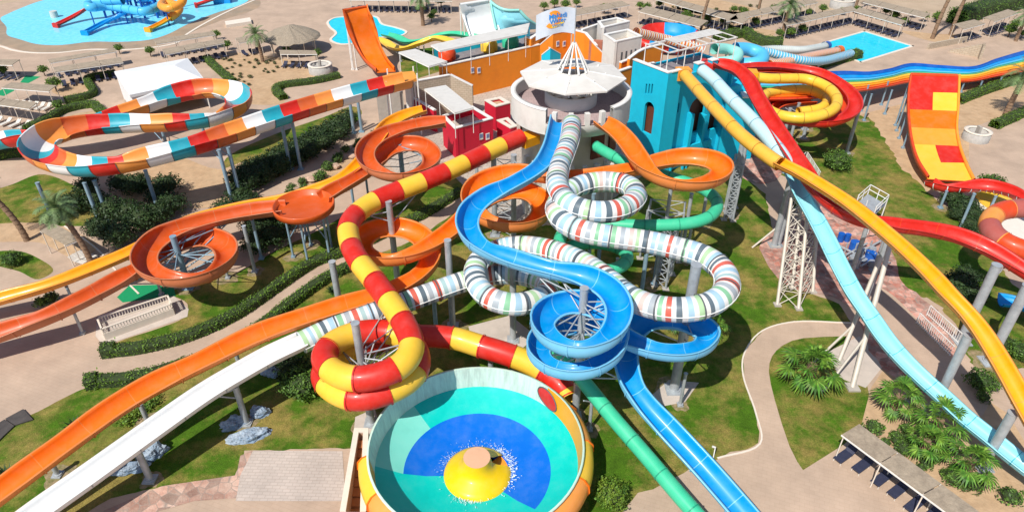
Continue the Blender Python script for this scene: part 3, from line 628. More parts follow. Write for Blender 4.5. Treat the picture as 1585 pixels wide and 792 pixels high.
# low red upper terrace walls behind
def lowwall(name, label, pts, h, m, t=.35, z0_=0, coping=True, cat='wall', hs=None):
    P = [W(p[0], p[1], p[2] if len(p) > 2 else h) for p in pts]; root = thing(name, label, cat, z0(P[0]))
    for a, b in zip(P, P[1:]):
        d = z0(b) - z0(a); u = d.normalized(); nn = Vector((-u.y, u.x, 0)); nn = nn if nn.y > 0 else -nn
        mb = MB(); A_ = z0(a); mb.wall(A_, u, [(0, z0_), (d.length, z0_), (d.length, b.z), (0, a.z)], [], t, nn); mb.build('wall_panel', m, root)
        if coping:
            mb = MB(); q = [(0, a.z + .003), (d.length, b.z + .003), (d.length, b.z + .12), (0, a.z + .12)]; mb.wall(A_ - nn * .05, u, q, [], t + .1, nn); mb.build('coping', WHITEP, root)
    return root
lowwall('stone_wall', 'tall beige split stone wall with white coping left of the white pergola', [(636, 128, 5.6), (697, 117, 5.6), (731, 134, 4.3)], 5, M_STN)
lowwall('red_wall', 'low red wall stub between the stone wall and the yellow slide start', [(637, 152, 3.6), (652, 160, 3.2), (672, 172, 3.0)], 3, M_REDW)
mb = MB(); p = W(632, 124, 6.4); mb.box((p.x, p.y, 3.2), (.8, .8, 6.4), R(-15)); mb.box((p.x, p.y, 6.5), (1, 1, .2), R(-15)); o = mb.build('white_pillar', M_WHW); o['label'] = 'white square pillar at the end of the striped raft slide platform'; o['category'] = 'pillar'
# white pergola with solid white roof on thin posts
def pergola(label, quad, h, m=None, posts=((0, 0), (1, 0), (0, 1), (1, 1)), t=.12, zb=0, group=None, name='pergola', slat=0, foot=0, nslat=0, kindcat='pergola', pr=.05):
    P = [W(x, y, h) for x, y in quad]; c = sum(P, Vector()) / 4; root = thing(name, label, kindcat, (c.x, c.y, zb), group)
    mb = MB(); mb.prism([(p.x, p.y) for p in P], h, h + t); mb.build('roof', m or M_ROOFW, root)
    for i in range(4):
        cap(z0(P[i]), z0(P[(i + 1) % 4]), .09, h - .1, root, WHITEP, 'edge_beam', .1)
    for s_, t_ in posts:
        p = (P[0].lerp(P[1], s_)).lerp(P[3].lerp(P[2], s_), t_); q = p.lerp(c, .03); mb = MB(); mb.tube((q.x, q.y, zb), (q.x, q.y, h - .02), pr, n=6); mb.build('post', WHITEP, root)
    return root
pergola('white flat pergola on thin white posts above the red building', [(657, 139), (690, 133), (733, 168), (704, 176)], 6.3, posts=((0, 0), (1, 0), (0, .5), (1, .5), (0, 1), (1, 1)), zb=3.1)
pergola('white pergola on posts over the grey platform where the striped raft slide starts', [(617, 82), (643, 77), (692, 96), (664, 104)], 7.0, zb=3.0)
pergola('long white pergola roof over the deck of the orange building', [(667, 71), (820, 37), (816, 52), (681, 80)], 7.6, posts=((0, 1), (.33, 1), (.55, 1), (.78, 1), (1, 1), (0, 0), (.5, 0), (1, 0)), zb=4.0)
# orange building
ob = thing('orange_building', 'long orange rendered building with white coping behind the round tower canopy', 'building', z0(W(760, 110)))
def owall(pts, m=M_ORW, t=.35, z0_=0, par=None):
    P = [W(*p) for p in pts]
    for a, b in zip(P, P[1:]):
        d = z0(b) - z0(a); u = d.normalized(); nn = Vector((-u.y, u.x, 0)); nn = nn if nn.y > 0 else -nn
        mb = MB(); mb.wall(z0(a), u, [(0, z0_), (d.length, z0_), (d.length, b.z), (0, a.z)], [], t, nn); mb.build('wall', m, par or ob)
        mb = MB(); mb.wall(z0(a) - nn * .05, u, [(0, a.z + .003), (d.length, b.z + .003), (d.length, b.z + .14), (0, a.z + .14)], [], t + .12, nn); mb.build('coping', WHITEP, par or ob)
    return P
OP = owall([(681, 104, 5.4), (836, 70, 5.4), (856, 53, 7.2), (884, 47, 7.2)])
owall([(886, 47, 7.2), (905, 52, 7.2), (922, 72, 6.0), (938, 88, 4.5)])
owall([(812, 58, 6.6), (822, 61, 6.6), (845, 46, 7.2)])
dk = [W(683, 103, 4.6), W(836, 70, 4.6), W(884, 50, 4.6), W(930, 75, 4.6), W(915, 42, 4.6), W(820, 50, 4.6), W(672, 84, 4.6)]
mb = MB(); mb.prism([(p.x, p.y + .4) for p in dk], 4.2, 4.4); mb.build('deck', M_DECK, ob)
mb = MB(); qq = [W(672, 82, 5.2), W(820, 49, 5.2)]; mb.prism([(qq[0].x, qq[0].y), (qq[1].x, qq[1].y), (qq[1].x, qq[1].y + .4), (qq[0].x, qq[0].y + .4)], 4.41, 6.2); mb.build('wall', M_TEALW, ob)
a_, u_, n_ = facade(OP[0], OP[1], Vector((0, 300, 0))); boards(736, 109, a_, u_, n_, 'pair of small notice boards on the long orange wall')
a_, u_, n_ = facade(OP[2], OP[3], Vector((0, 300, 0))); boards(868, 68, a_, u_, n_, 'pair of small notice boards on the orange wall beside the flagpole')
bx_ = thing('planter', 'brown wooden planter box standing against the long orange wall', 'planter', z0(W(770, 128)))
mb = MB(); p = W(770, 127); mb.box((p.x, p.y, .4), (2.0, .8, .8), R(12)); mb.build('box', mat('brown_brick', (.25, .09, .05), .8, .2, 5), bx_)
mb = MB(); mb.box((p.x, p.y, .83), (1.8, .6, .06), R(12)); mb.build('soil', M_SAND, bx_)
ow2 = thing('orange_stepped_wall', 'stepped orange wall with white coping between the round tower and the teal castle', 'wall', z0(W(970, 110)))
owall([(958, 112, 8.4), (978, 105, 8.4)], par=ow2); owall([(962, 98, 8.6), (978, 92, 8.6)], par=ow2); owall([(975, 92, 9.2), (988, 82, 9.2), (1000, 76, 9.2), (1028, 69, 9.2)], par=ow2)
# teal, orange and red stub elements behind the canopy
lowwall('teal_wall', 'small teal gable wall showing behind the left edge of the canopy', [(838, 86, 4.6), (852, 75, 5.8), (868, 84, 4.4)], 5, M_TEALW)
lowwall('red_wall', 'red triangular stair wall between the canopy and the white stair tower', [(922, 88, 3.6), (948, 81, 6.0), (948.5, 90, 6.0)], 5, M_REDW, coping=False)
# white stair building
wb, WP_ = block('white_building', 'white rendered stair tower with four narrow slits and a striped tube leaving its roof', 'building', [(952, 66), (994, 57), (972, 46), (934, 54)], 8.6, M_WHW)
for x in (962, 969, 976.5, 983):
    a_, u_, n_ = facade(WP_[0], WP_[1], Vector((0, 300, 0))); s_, z_ = onplane(x, 88 - (x - 962) * .25, a_, u_); q = a_ + u_ * s_; q.z = z_
    mb = MB(); mb.box(q + n_ * .02, (.3, .1, 1.3), math.atan2(u_.y, u_.x)); mb.build('slit_window', DKST, wb)
lowwall('white_wall', 'white angled parapet wall left of the white stair tower', [(902, 47, 7.4), (928, 38, 7.4), (950, 33, 7.4)], 7, M_WHW)
pw, _ = block('white_rooftop_room', 'small white rooftop room behind the white stair tower', 'building', [(932, 44), (975, 34), (955, 28), (925, 34)], 8.2, M_WHW)
st = thing('staircase', 'terracotta stair flight climbing behind the canopy beside the orange wall', 'stairs', z0(W(930, 85)))
for i in range(8):
    p = W(936 - i * 1.9, 88 - i * 3.6, 3.6 + i * .42); mb = MB(); mb.box((p.x, p.y, p.z / 2), (2.0, .8, p.z), R(-10)); mb.build('step', mat('terracotta', (.42, .15, .09), .8, .15, 4), st)
# red planters beside the round tower
for k, (tp, h, lab) in enumerate((([(767, 166), (790, 160), (775, 151), (750, 156)], 3.4, 'upper red planter box with pale rim and dry plants'), ([(790, 199), (800, 196), (786, 183), (769, 187)], 2.6, 'lower red planter box with a spiky green plant beside the round tower'))):
    t, _ = block('planter', lab, 'planter', tp, h, M_REDW, rim=.45, deck=M_SAND, par_h=.25, copm=M_CREAM)
# slide-start housings on the orange deck
for x, y, c_, cn_ in ((692, 85, 'redorange', 'orange red'), (757, 72, 'yellow', 'yellow'), (790, 66, 'green', 'green')):
    p = W(x, y, 5.0); t = thing('slide_entry_hood', f'{cn_} fibreglass slide entry hood on the orange building deck', 'slide entry', (p.x, p.y, 4.4))
    mb = MB(); mb.lathe([(1.3, 0), (1.35, .9), (1.1, 1.6), (.5, 1.9), (0, 1.95)], (p.x, p.y, 4.41), 14, a0=R(-200), a1=R(60)); mb.build('hood', FGC[c_], t)
    mb = MB(); mb.box((p.x, p.y - .9, 4.55), (1.6, 1.4, .25)); mb.build('tub', FGC[c_], t)
# white tent
tt = thing('white_marquee', 'large white marquee with a shallow hipped fabric roof and white side walls', 'tent', z0(W(248, 140)))
Q = [W(201, 147, 4.2), W(316, 123, 4.2), W(290, 90.5, 4.2), W(177, 111, 4.2)]; cc = sum(Q, Vector()) / 4; cc.z = 5.3
r1 = Q[0].lerp(Q[3], .5).lerp(cc, .55); r2 = Q[1].lerp(Q[2], .5).lerp(cc, .55); r1.z = r2.z = 5.2
M_TENT = mat('white_pvc', (.80, .80, .80), .5, .03, .5)
mb = MB(); mb.add([*Q, r1, r2], [(0, 1, 5, 4), (1, 2, 5), (2, 3, 4, 5), (3, 0, 4)]); mb.build('roof', M_TENT, tt)
for i in range(4):
    a, b = Q[i], Q[(i + 1) % 4]; d = b - a; mb = MB(); mb.box((a + b) / 2 - Vector((0, 0, .2)), (d.length, .06, .42), math.atan2(d.y, d.x)); mb.build('valance', M_TENT, tt)
    ia, ib = a.lerp(cc, .03), b.lerp(cc, .03); d = ib - ia; hh_ = 3.7 if i != 0 else 1.6
    mb = MB(); mb.box(Vector(((ia.x + ib.x) / 2, (ia.y + ib.y) / 2, 3.95 - hh_ / 2)), (d.length, .05, hh_), math.atan2(d.y, d.x)); mb.build('side_wall', M_TENT, tt)
    mb = MB(); mb.tube((ia.x, ia.y, 0), (ia.x, ia.y, 4.2), .08, n=8); mb.build('pole', WHITEP, tt)
# ================================================================== slides
FL = dict
def slide(label, first, path, name='water_slide', cat='water slide'): 
    p = path.at(0); return thing(name, label, cat, (p.x, p.y, 0))
def water_film(path, w, s0, s1, root, z=-.32): pass
# --- S1 striped raft slide
c1 = [FGC['white'], FGC['teal'], FGC['red'], FGC['rust'], FGC['peach'], FGC['orange'], SEAM]
p1 = Path([(632, 126, 8.3), (600, 134), (540, 150), (450, 177, 7.6), (365, 206), (300, 228), (230, 246, 6.6), (170, 259), (110, 259, 6.0), (68, 245), (58, 228, 5.6), (80, 210), (120, 200), (170, 195, 5.4), (240, 193), (307, 189), (348, 180, 5.2), (372, 164), (366, 148), (341, 141, 4.9), (307, 141), (273, 148), (239, 160), (205, 172, 4.2), (150, 190), (100, 202), (44, 213, 3.2), (0, 220), (-45, 228, 1.8)])
s1 = slide('wide white, teal, red and orange striped raft slide on the left', None, p1)
seg = [(2.3, 5), (2.1, 2), (2.1, 1), (2.1, 0), (2.1, 4), (2.1, 3)] * 1
seg = [(2.6, 4), (2.1, 2), (2.1, 1), (2.4, 0), (2.1, 4), (2.1, 3), (2.1, 2), (2.1, 1), (2.3, 0), (2.1, 4), (2.1, 3), (2.1, 2), (2.1, 1), (2.3, 0)]
mb = MB(); sweep(mb, p1, uprof(3.2, 1.45, n=16, flat=.1, amax=95), segs=seg, bank=1.5, flange=ufl(3.2, 1.45, e=.05, n=14), fmat=6, step=.5); mb.build('flume', c1, s1)
def posts_hh(root, L, m=GALV, r=.2, arms=None, pa=None):
    for b in L:
        g_ = W(b[0], b[1]); h = ZA(g_.x, g_.y, b[2]); ar = []
        if pa:
            for q in pa:
                j = min(range(len(q.q)), key=lambda i: (q.q[i].x - g_.x) ** 2 + (q.q[i].y - g_.y) ** 2 + max(0, q.q[i].z - h - .3) * 30)
                e = q.q[j]; d = math.hypot(e.x - g_.x, e.y - g_.y)
                if d < 1.1 and h > e.z - .7 and h < e.z + 2.5: h = e.z - .7
                if d < 6 and e.z < h + 1.2:
                    tz = min(h - .1, e.z - .5); ar.append((Vector((g_.x, g_.y, tz)), Vector((e.x, e.y, e.z - .55)))); 
                    if d > .8: ar.append((Vector((g_.x, g_.y, max(.4, tz - d * .6))), Vector((e.x, e.y, e.z - .6)).lerp(Vector((g_.x, g_.y, tz)), .2)))
        post_at(g_.x, g_.y, h, root, r, m, arms=ar)
posts_hh(s1, [(78, 330, 283), (154, 343, 283), (168, 338, 280), (245, 325, 264), (361, 318, 232), (374, 312, 228), (450, 262, 188), (466, 262, 184), (548, 206, 156), (560, 204, 152), (260, 232, 190), (320, 222, 188)], BLUEST, .2, pa=[p1])
# platform where it starts
pf = thing('slide_platform', 'grey raised platform on posts at the head of the striped raft slide', 'platform', z0(W(600, 175)))
qs = [W(598, 133, 7.7), W(646, 121, 7.7), W(640, 110, 7.7), W(600, 114, 7.7)]; mb = MB(); mb.prism([(p.x, p.y) for p in qs], 7.3, 7.7); mb.build('deck', FGC['orange_light'], pf)
for q in qs: mb = MB(); mb.tube((q.x, q.y, 0), (q.x, q.y, 8.3), .1, n=8); mb.build('post', WHITEP, pf)
mb = MB(); q = [W(588, 196), W(628, 192), W(626, 172), W(592, 176)]; mb.prism([(p.x, p.y) for p in q], 0, 4.6); mb.build('core_wall', CONC, pf)
# --- S2 orange body slide, left
p2 = Path([(690, 190, 7.6), (665, 192), (639, 197), (600, 208), (572, 225), (564, 243, 7.1), (575, 262), (605, 274), (640, 272, 6.7), (667, 258), (668, 240), (648, 226, 6.3), (618, 226), (596, 240), (575, 262, 6.0), (545, 282), (516, 297, 5.7), (500, 308, 5.5)])
OD = [FGC['orange_deep'], fg('faded_orange', (.56, .17, .07)), SEAM]
s2 = slide('deep orange open flume with two spirals and a round bowl turn at the left', None, p2)
U2 = uprof(1.75, .85); F2 = ufl(1.75, .85)
mb = MB(); sweep(mb, p2, U2, seam=1, segs=((3.1, 0),), bank=1.3, flange=F2, fmat=1, om=1); mb.build('flume', OD, s2)
dc = W(471, 322, 5.35)
mb = MB(); mb.lathe([(0, -.12), (2.2, -.1), (2.6, .02), (2.72, .5), (2.82, .52), (2.87, .45), (2.8, -.12), (2.4, -.25), (0, -.27)], dc, 40); mb.build('bowl_turn', OD, s2)
for a in (30, 110, 190, 270, 340):
    x, y = dc.x + 1.9 * math.cos(R(a)), dc.y + 1.9 * math.sin(R(a)); post_at(x, y, 5.1, s2, .11, BLUEST, arms=[((x, y, 2.2), (dc.x, dc.y, 5.0))])
p2b = Path([(440, 324, 5.3), (417, 326), (392, 329), (341, 339), (285, 354, 5.0), (245, 372), (224, 396, 4.7), (225, 415), (247, 430), (290, 435, 4.4), (332, 423), (354, 400), (348, 380, 4.1), (318, 370), (285, 374), (250, 392, 3.7), (222, 415), (191, 432, 3.3), (136, 462), (68, 494, 2.6), (0, 518, 2.1), (-60, 538, 1.8)])
mb = MB(); sweep(mb, p2b, uprof(1.9, .95), seam=1, segs=((3.1, 0),), bank=1.3, flange=ufl(1.9, .95), fmat=1, om=1); mb.build('flume', OD, s2)
helix_post(293, 445, 366, s2, [p2b], m=BLUEST); helix_post(626, 300, 223, s2, [p2], m=BLUEST)
posts_hh(s2, [(405, 400, 340), (548, 320, 290)], BLUEST, .15, pa=[p2b, p2])
under_posts(p2b, [p2b.len - 22, p2b.len - 15, p2b.len - 8], s2, r=.12)
# --- S3 yellow flume
p3 = Path([(657, 171, 7.4), (630, 179), (605, 192), (585, 215, 6.8), (562, 250), (530, 277), (470, 301), (430, 313, 4.1), (390, 320, 3.9), (345, 330), (290, 347), (250, 368, 3.3), (200, 393), (150, 414), (75, 443, 2.4), (0, 464, 1.9), (-60, 482, 1.5)])
s3 = slide('yellow open flume running straight down to the left edge beside the deep orange one', None, p3)
mb = MB(); sweep(mb, p3, uprof(1.5, .7), seam=1, segs=((3.1, 0),), bank=.8, flange=ufl(1.5, .7, e=.05), fmat=1, om=1); mb.build('flume', [FGC['yellow_deep'], FGC['orange_light']], s3)
under_posts(p3, [p3.len - k for k in (8, 15, 22, 30, 38)], s3, r=.12, m=BLUEST)
# --- S4 red and yellow tube
p4 = Path([(806, 213, 9.6), (780, 224), (740, 243), (700, 262), (650, 283, 9.0), (600, 302), (565, 320), (542, 343, 8.5), (540, 368), (553, 400), (578, 432), (602, 465, 7.8), (625, 500), (638, 535, 7.3), (625, 562), (591, 580, 6.9), (547, 586), (512, 572), (501, 550, 6.4), (520, 528), (560, 514), (605, 514, 6.0), (636, 530), (648, 555), (640, 582, 5.4), (600, 606), (550, 616), (512, 600), (500, 578, 4.9), (520, 552), (570, 530), (620, 521, 4.4), (670, 520), (707, 524), (745, 536), (785, 547, 3.7), (825, 564), (855, 583, 2.6), (872, 600, 2.1), (882, 618, 1.8)])
s4 = slide('red and yellow banded tube slide coiling twice before entering the big bowl', None, p4)
RY = [FGC['red'], FGC['yellow'], FGC['redorange']]
mb = MB(); sweep(mb, p4, circ(.86, 22), segs=((2.45, 0), (2.35, 1)), flange=circ(.93, 22), fmat=0, bank=0, fl_w=.09); mb.build('tube', RY, s4)
mb = MB(); e = p4.frame(0); mb.box(e[0] - e[1] * 1.0 + Vector((0, 0, -.5)), (2.2, 1.7, .9), math.atan2(e[1].y, e[1].x)); mb.build('entry_tub', FGC['yellow_deep'], s4)
helix_post(575, 655, 500, s4, [p4], under=.9, reach=5); helix_post(616, 440, 312, s4, [p4], under=.9, reach=4, every=2.5); helix_post(531, 502, 405, s4, [p4], under=.9, reach=5, every=2.5); helix_post(701, 505, 372, s4, [p4], reach=4, under=.9)
posts_hh(s4, [(739, 300, 250), (760, 590, 548)], r=.2, pa=[p4])
# --- S5/S9 long orange flume
p5 = Path([(930, 190, 12.2), (947, 200), (968, 220), (985, 245), (1003, 268, 11.7), (1030, 282), (1070, 288), (1107, 280, 11.2), (1120, 263), (1100, 250), (1060, 246, 10.7), (1020, 253), (990, 262), (945, 270), (900, 275, 9.9), (850, 276), (805, 270, 9.4), (765, 276), (736, 292), (728, 315, 8.8), (745, 338), (785, 351), (822, 348, 8.2), (842, 328), (832, 308), (800, 296, 7.7), (765, 304), (738, 322), (712, 348, 7.1), (690, 366), (650, 391), (610, 403, 6.6), (575, 400), (556, 382), (570, 363, 6.2), (605, 354), (640, 361), (662, 380, 5.8), (668, 405), (652, 427), (620, 446, 5.5), (584, 460), (536, 474), (468, 496), (400, 520, 5.1), (307, 566), (239, 598), (170, 640, 4.3), (102, 691), (34, 740, 3.6), (0, 766), (-50, 802, 3.1)])
s5 = slide('bright orange open flume spiralling from the round tower to bottom left', None, p5)
OB = [FGC['orange'], fg('faded_light_orange', (.72, .22, .05)), SEAM]
mb = MB(); sweep(mb, p5, uprof(1.7, .85), seam=1, segs=((3.1, 0),), bank=1.3, flange=ufl(1.7, .85), fmat=1, om=1); mb.build('flume', OB, s5)
helix_post(795, 372, 240, s5, [p5], m=GALV, reach=4.5); helix_post(766, 364, 235, s5, [p5], reach=3.5)
posts_hh(s5, [(1055, 395, 300), (1020, 420, 290), (1132, 336, 225), (600, 480, 430), (372, 570, 545), (90, 735, 712), (230, 655, 625), (1086, 345, 255), (395, 420, 350)], r=.17, pa=[p5])
# --- S6 blue flume
p6 = Path([(866, 184, 12.4), (862, 205), (855, 232, 12.2), (838, 260), (800, 285), (757, 305), (727, 330, 11.8), (722, 357), (742, 384), (790, 402), (850, 420, 11.3), (910, 432), (948, 455), (961, 490, 11.0), (945, 524), (905, 542), (858, 532), (835, 500, 10.3), (855, 478), (895, 470), (935, 482, 9.7), (955, 515), (948, 552, 9.0), (905, 576, 8.7), (855, 571), (829, 548, 8.3), (842, 520), (885, 503, 8.0), (935, 512), (978, 532, 7.7), (1017, 546), (1060, 548, 7.3), (1093, 536), (1098, 517, 7.1), (1070, 502), (1030, 497, 6.9), (997, 498), (976, 516, 6.5), (966, 550), (974, 595, 5.9), (996, 628), (1026, 660, 4.8), (1080, 718), (1130, 775, 3.0), (1185, 840, 2.0)])
s6 = slide('bright blue open flume winding from the round tower and coiling round a grey mast', None, p6)
BL = [FGC['blue'], fg('faded_blue', (.17, .50, .74))]
mb = MB(); sweep(mb, p6, uprof(1.5, .8), seam=1, segs=((2.9, 0),), bank=1.2, flange=ufl(1.5, .8, e=.06), fmat=1, om=1); mb.build('flume', BL, s6)
helix_post(890, 645, 446, s6, [p6], reach=4.5); helix_post(1043, 603, 410, s6, [p6], reach=3.5, r=.36); helix_post(794, 526, 415, s6, [p6], reach=4.2, r=.27)
post_at(W(1045, 600).x - .0, W(1045, 600).y - 1.8, 3.2, s6, .12)
# --- S7 striped tube ending in a white flume
p7 = Path([(885, 190, 12.4), (882, 215), (873, 240), (864, 265), (864, 292, 12.1), (880, 315), (912, 327), (950, 327), (978, 314, 11.7), (984, 298), (970, 286), (935, 281, 11.4), (898, 287), (872, 302), (861, 320, 11.2), (870, 342), (900, 357), (950, 367, 10.9), (1000, 374), (1046, 384), (1092, 398), (1122, 422, 10.6), (1124, 450), (1100, 470), (1060, 479, 10.1), (1012, 475), (975, 460), (940, 432), (900, 405, 9.0), (851, 387), (805, 381, 8.4), (767, 388), (740, 405, 7.8), (737, 435), (756, 460), (795, 471, 7.1), (832, 463), (850, 445, 6.5), (820, 428), (775, 424, 6.1), (730, 432), (673, 451, 5.5), (610, 474), (560, 492), (510, 510), (463, 532, 4.6)])
s7 = slide('looping pastel striped tube slide with dark rings becoming a white chute', None, p7)
rnd = random.Random(3); sg = []; last = -1
bag = [0, 1, 2, 3, 4, 5, 6, 0, 7, 8, 2, 9, 5, 10, 0, 4, 3, 2, 1, 6, 0, 5, 7]
cols_ = [1, 4, 6, 3, 9, 10, 7, 1, 6, 4, 8, 3, 10, 9, 4, 6]
for k in range(200): sg += [(rnd.choice((.2, .26, .3)), rnd.choice((0, 5, 2))), (rnd.choice((.26, .32, .38)), cols_[(k + (k // 16) * 5) % 16])]
ST = STR + [DKST]
mb = MB(); sweep(mb, p7, circ(.84, 22), segs=sg, step=.3)
for k in range(int(p7.len / 2.7)):
    sweep(mb, p7, circ(.92, 22), s0=k * 2.7 + .3, s1=k * 2.7 + .39, segs=((9, len(STR)),))
mb.build('tube', ST, s7)
for sgn in (-1, 1): mb = MB(); sweep(mb, p7, [(sgn * .86 + .04 * math.cos(t), .04 * math.sin(t)) for t in (0, 1.57, 3.14, 4.71)], segs=((9, 0),)); mb.build('seam_line', FGC['white'], s7)
p7b = Path([(470, 528, 4.62), (463, 532, 4.58), (420, 552), (370, 580, 4.2), (320, 610), (250, 659, 3.6), (190, 702), (130, 745, 3.0), (90, 773), (50, 802, 2.6), (-20, 856, 2.3)])
mb = MB(); sweep(mb, p7b, uprof(1.65, .75, flat=.2), segs=((3.1, 0),), flange=ufl(1.65, .75, e=.06), fmat=1); mb.build('flume', [FGC['white'], GALV], s7)
posts_hh(s7, [(382, 655, 598), (233, 742, 690)], r=.22, pa=[p7b])
posts_hh(s7, [(676, 520, 465), (1012, 440, 380), (990, 475, 370), (910, 420, 300), (925, 420, 352)], r=.18, m=BLUEST, pa=[p7])
posts_hh(s7, [(1132, 337, 232)], r=.001, pa=None) if 0 else None
# --- S8 green tube
p8 = Path([(922, 226, 9.2), (940, 237), (965, 250), (985, 258), (1040, 275, 8.6), (1090, 293), (1110, 312, 8.2), (1103, 332), (1075, 344), (1008, 349, 7.7), (943, 347), (905, 345), (878, 354, 7.2), (866, 372), (872, 394), (903, 413), (940, 419, 6.8), (968, 407), (968, 390, 6.4), (940, 378), (900, 377), (865, 392, 6.0), (842, 420), (835, 460, 5.2), (845, 505), (872, 555), (905, 592, 3.9), (948, 645), (1000, 705, 2.5), (1045, 758), (1095, 815, 1.5)])
s8 = slide('sea green tube slide running out between the big bowl and the blue chute', None, p8)
mb = MB(); sweep(mb, p8, circ(.52, 18), segs=((2.8, 0),), flange=circ(.57, 18), fmat=1, seam=1); mb.build('tube', [FGC['green'], fg('joint_green', (.02, .30, .18))], s8)
posts_hh(s8, [(1062, 400, 340), (952, 440, 400), (1000, 380, 330)], r=.14, pa=[p8])
under_posts(p8, [p8.len - 18, p8.len - 11], s8, r=.12, drop=.6)
# --- S10 red flume, right
p10 = Path([(1106, 99, 12.2), (1128, 104), (1153, 121, 12.1), (1169, 150), (1182, 173), (1201, 203), (1222, 235, 10.7), (1240, 262), (1262, 295), (1290, 322, 9.3), (1330, 342), (1380, 350, 8.5), (1441, 358), (1485, 368), (1526, 385, 7.6), (1560, 405), (1590, 424, 7.0), (1640, 455, 6.4)])
s10 = slide('bright red open flume from the teal castle tower to the right edge', None, p10)
mb = MB(); sweep(mb, p10, uprof(1.45, .8), seam=1, segs=((2.9, 0),), bank=1.2, flange=ufl(1.45, .8, e=.06), fmat=1); mb.build('flume', [FGC['red'], FGC['redorange']], s10)
mb = MB(); e = p10.frame(0); mb.box(e[0] - e[1] * .8 - Vector((0, 0, .3)), (1.8, 1.7, .8), math.atan2(e[1].y, e[1].x)); mb.build('entry_tub', FGC['red'], s10)
posts_hh(s10, [(1487, 528, 410), (1530, 560, 442)], r=.36, pa=[p10])
posts_hh(s10, [(1312, 440, 330), (1352, 420, 345), (1336, 475, 350)], r=.2, pa=[p10])
# --- S11 yellow tube and chute
p11 = Path([(1060, 116, 12.2), (1076, 134), (1090, 150), (1119, 181, 11.9), (1148, 210), (1178, 234), (1207, 254, 11.3), (1235, 268), (1270, 289), (1310, 315), (1355, 350, 10.3), (1403, 392), (1440, 428), (1465, 455, 8.9), (1500, 493), (1523, 524, 7.6), (1557, 580), (1585, 631, 5.8), (1625, 705, 4.4)])
s11 = slide('yellow tube from the teal castle opening into a long amber chute', None, p11)
L11 = next(i for i, q in enumerate(p11.q) if q.z < 11.3) * .2
dmin = min(range(len(p11.q)), key=lambda i: abs(PR(p11.q[i])[0] - 1208)); L11 = dmin * .2
mb = MB(); sweep(mb, p11, circ(.62, 20), s1=L11, segs=((4.4, 0),), flange=circ(.66, 20), fmat=1); mb.build('tube', [fg('tube_gold', (.84, .44, .05)), fg('joint_amber', (.42, .22, .03))], s11)
mb = MB(); sweep(mb, p11, uprof(1.25, .62, flat=.15), seam=1, s0=L11 - .2, segs=((3.2, 0),), flange=ufl(1.25, .62, e=.05), fmat=1, om=1); mb.build('flume', [FGC['yellow_deep'], fg('faded_amber', (.76, .30, .04))], s11)
mb = MB(); e = p11.frame(0); mb.box(e[0] - e[1] * .6 - Vector((0, 0, .1)), (1.2, 1.5, 1.2), math.atan2(e[1].y, e[1].x)); mb.build('entry_tub', FGC['orange_light'], s11)
posts_hh(s11, [(1443, 635, 507), (1520, 722, 628), (1198, 380, 275), (1128, 330, 215)], r=.3, pa=[p11])

# --- S12 light blue
p12 = Path([(1087, 109, 12.2), (1103, 122), (1128, 149, 11.8), (1158, 179), (1180, 203), (1197, 222, 10.6), (1212, 243), (1226, 272, 9.2), (1243, 308), (1260, 338, 7.8), (1277, 370), (1297, 411, 6.4), (1321, 456), (1345, 492, 4.6), (1372, 530), (1400, 562, 3.5), (1430, 591), (1458, 617, 2.6), (1492, 648), (1526, 675), (1560, 703, 1.8), (1610, 742, 1.4)])
s12 = slide('pale sky blue speed slide beside the yellow and amber one', None, p12)
dmin = min(range(len(p12.q)), key=lambda i: abs(PR(p12.q[i])[0] - 1222)); L12 = dmin * .2
mb = MB(); sweep(mb, p12, circ(.66, 20), s1=L12, segs=((4.2, 0),), flange=circ(.71, 20), fmat=1); mb.build('tube', [fg('iceblue', (.50, .72, .78)), fg('joint_blue', (.22, .38, .45))], s12)
mb = MB(); sweep(mb, p12, uprof(1.3, .62, flat=.15), seam=1, s0=L12 + .3, segs=((3.2, 0),), flange=ufl(1.3, .62, e=.05), fmat=1); mb.build('flume', [FGC['cyan'], FGC['teal']], s12)
posts_hh(s12, [(1205, 380, 290), (1400, 620, 560), (1435, 640, 600)], r=.2, pa=[p12])
posts_hh(s12, [(1270, 520, 380), (1240, 540, 400)], r=.12, pa=[p12]) if 0 else None
# --- S13 ring slides at the right of the teal tower
p13 = Path([(1172, 120, 8.4), (1190, 122), (1215, 122), (1250, 123, 7.9), (1280, 135), (1296, 155, 7.5), (1285, 173), (1245, 183, 7.0), (1205, 178), (1182, 162, 6.6), (1186, 146), (1215, 140, 6.2), (1255, 140), (1280, 152, 5.8), (1270, 168), (1235, 174, 5.4)])
s13 = slide('yellow ring tube circling a grey post right of the teal castle tower', None, p13)
mb = MB(); sweep(mb, p13, circ(.62, 18), segs=((2.6, 0),), flange=circ(.68, 18), fmat=1); mb.build('tube', [FGC['yellow'], fg('joint_amber', (.42, .22, .03))], s13)
helix_post(1245, 200, 138, s13, [p13], reach=5.2, under=.7)
mb = MB(); e = p13.frame(0); mb.box(e[0] - e[1] * .8, (1.4, 1.6, 1.5), math.atan2(e[1].y, e[1].x)); mb.build('entry_tub', FGC['yellow_deep'], s13)
p13b = Path([(1150, 106, 8.0), (1180, 104), (1220, 106, 7.4), (1265, 114), (1300, 132), (1322, 155, 6.7), (1318, 177), (1285, 191, 6.2), (1240, 190), (1205, 183, 5.7), (1185, 168), (1195, 155, 5.2), (1230, 152)])
s13b = slide('outer red open ring flume circling wide around the yellow ring tube', None, p13b)
mb = MB(); sweep(mb, p13b, uprof(1.4, .75), seam=1, segs=((2.8, 0),), bank=1.0, flange=ufl(1.4, .75, e=.05), fmat=1); mb.build('flume', [FGC['red'], FGC['redorange']], s13b)
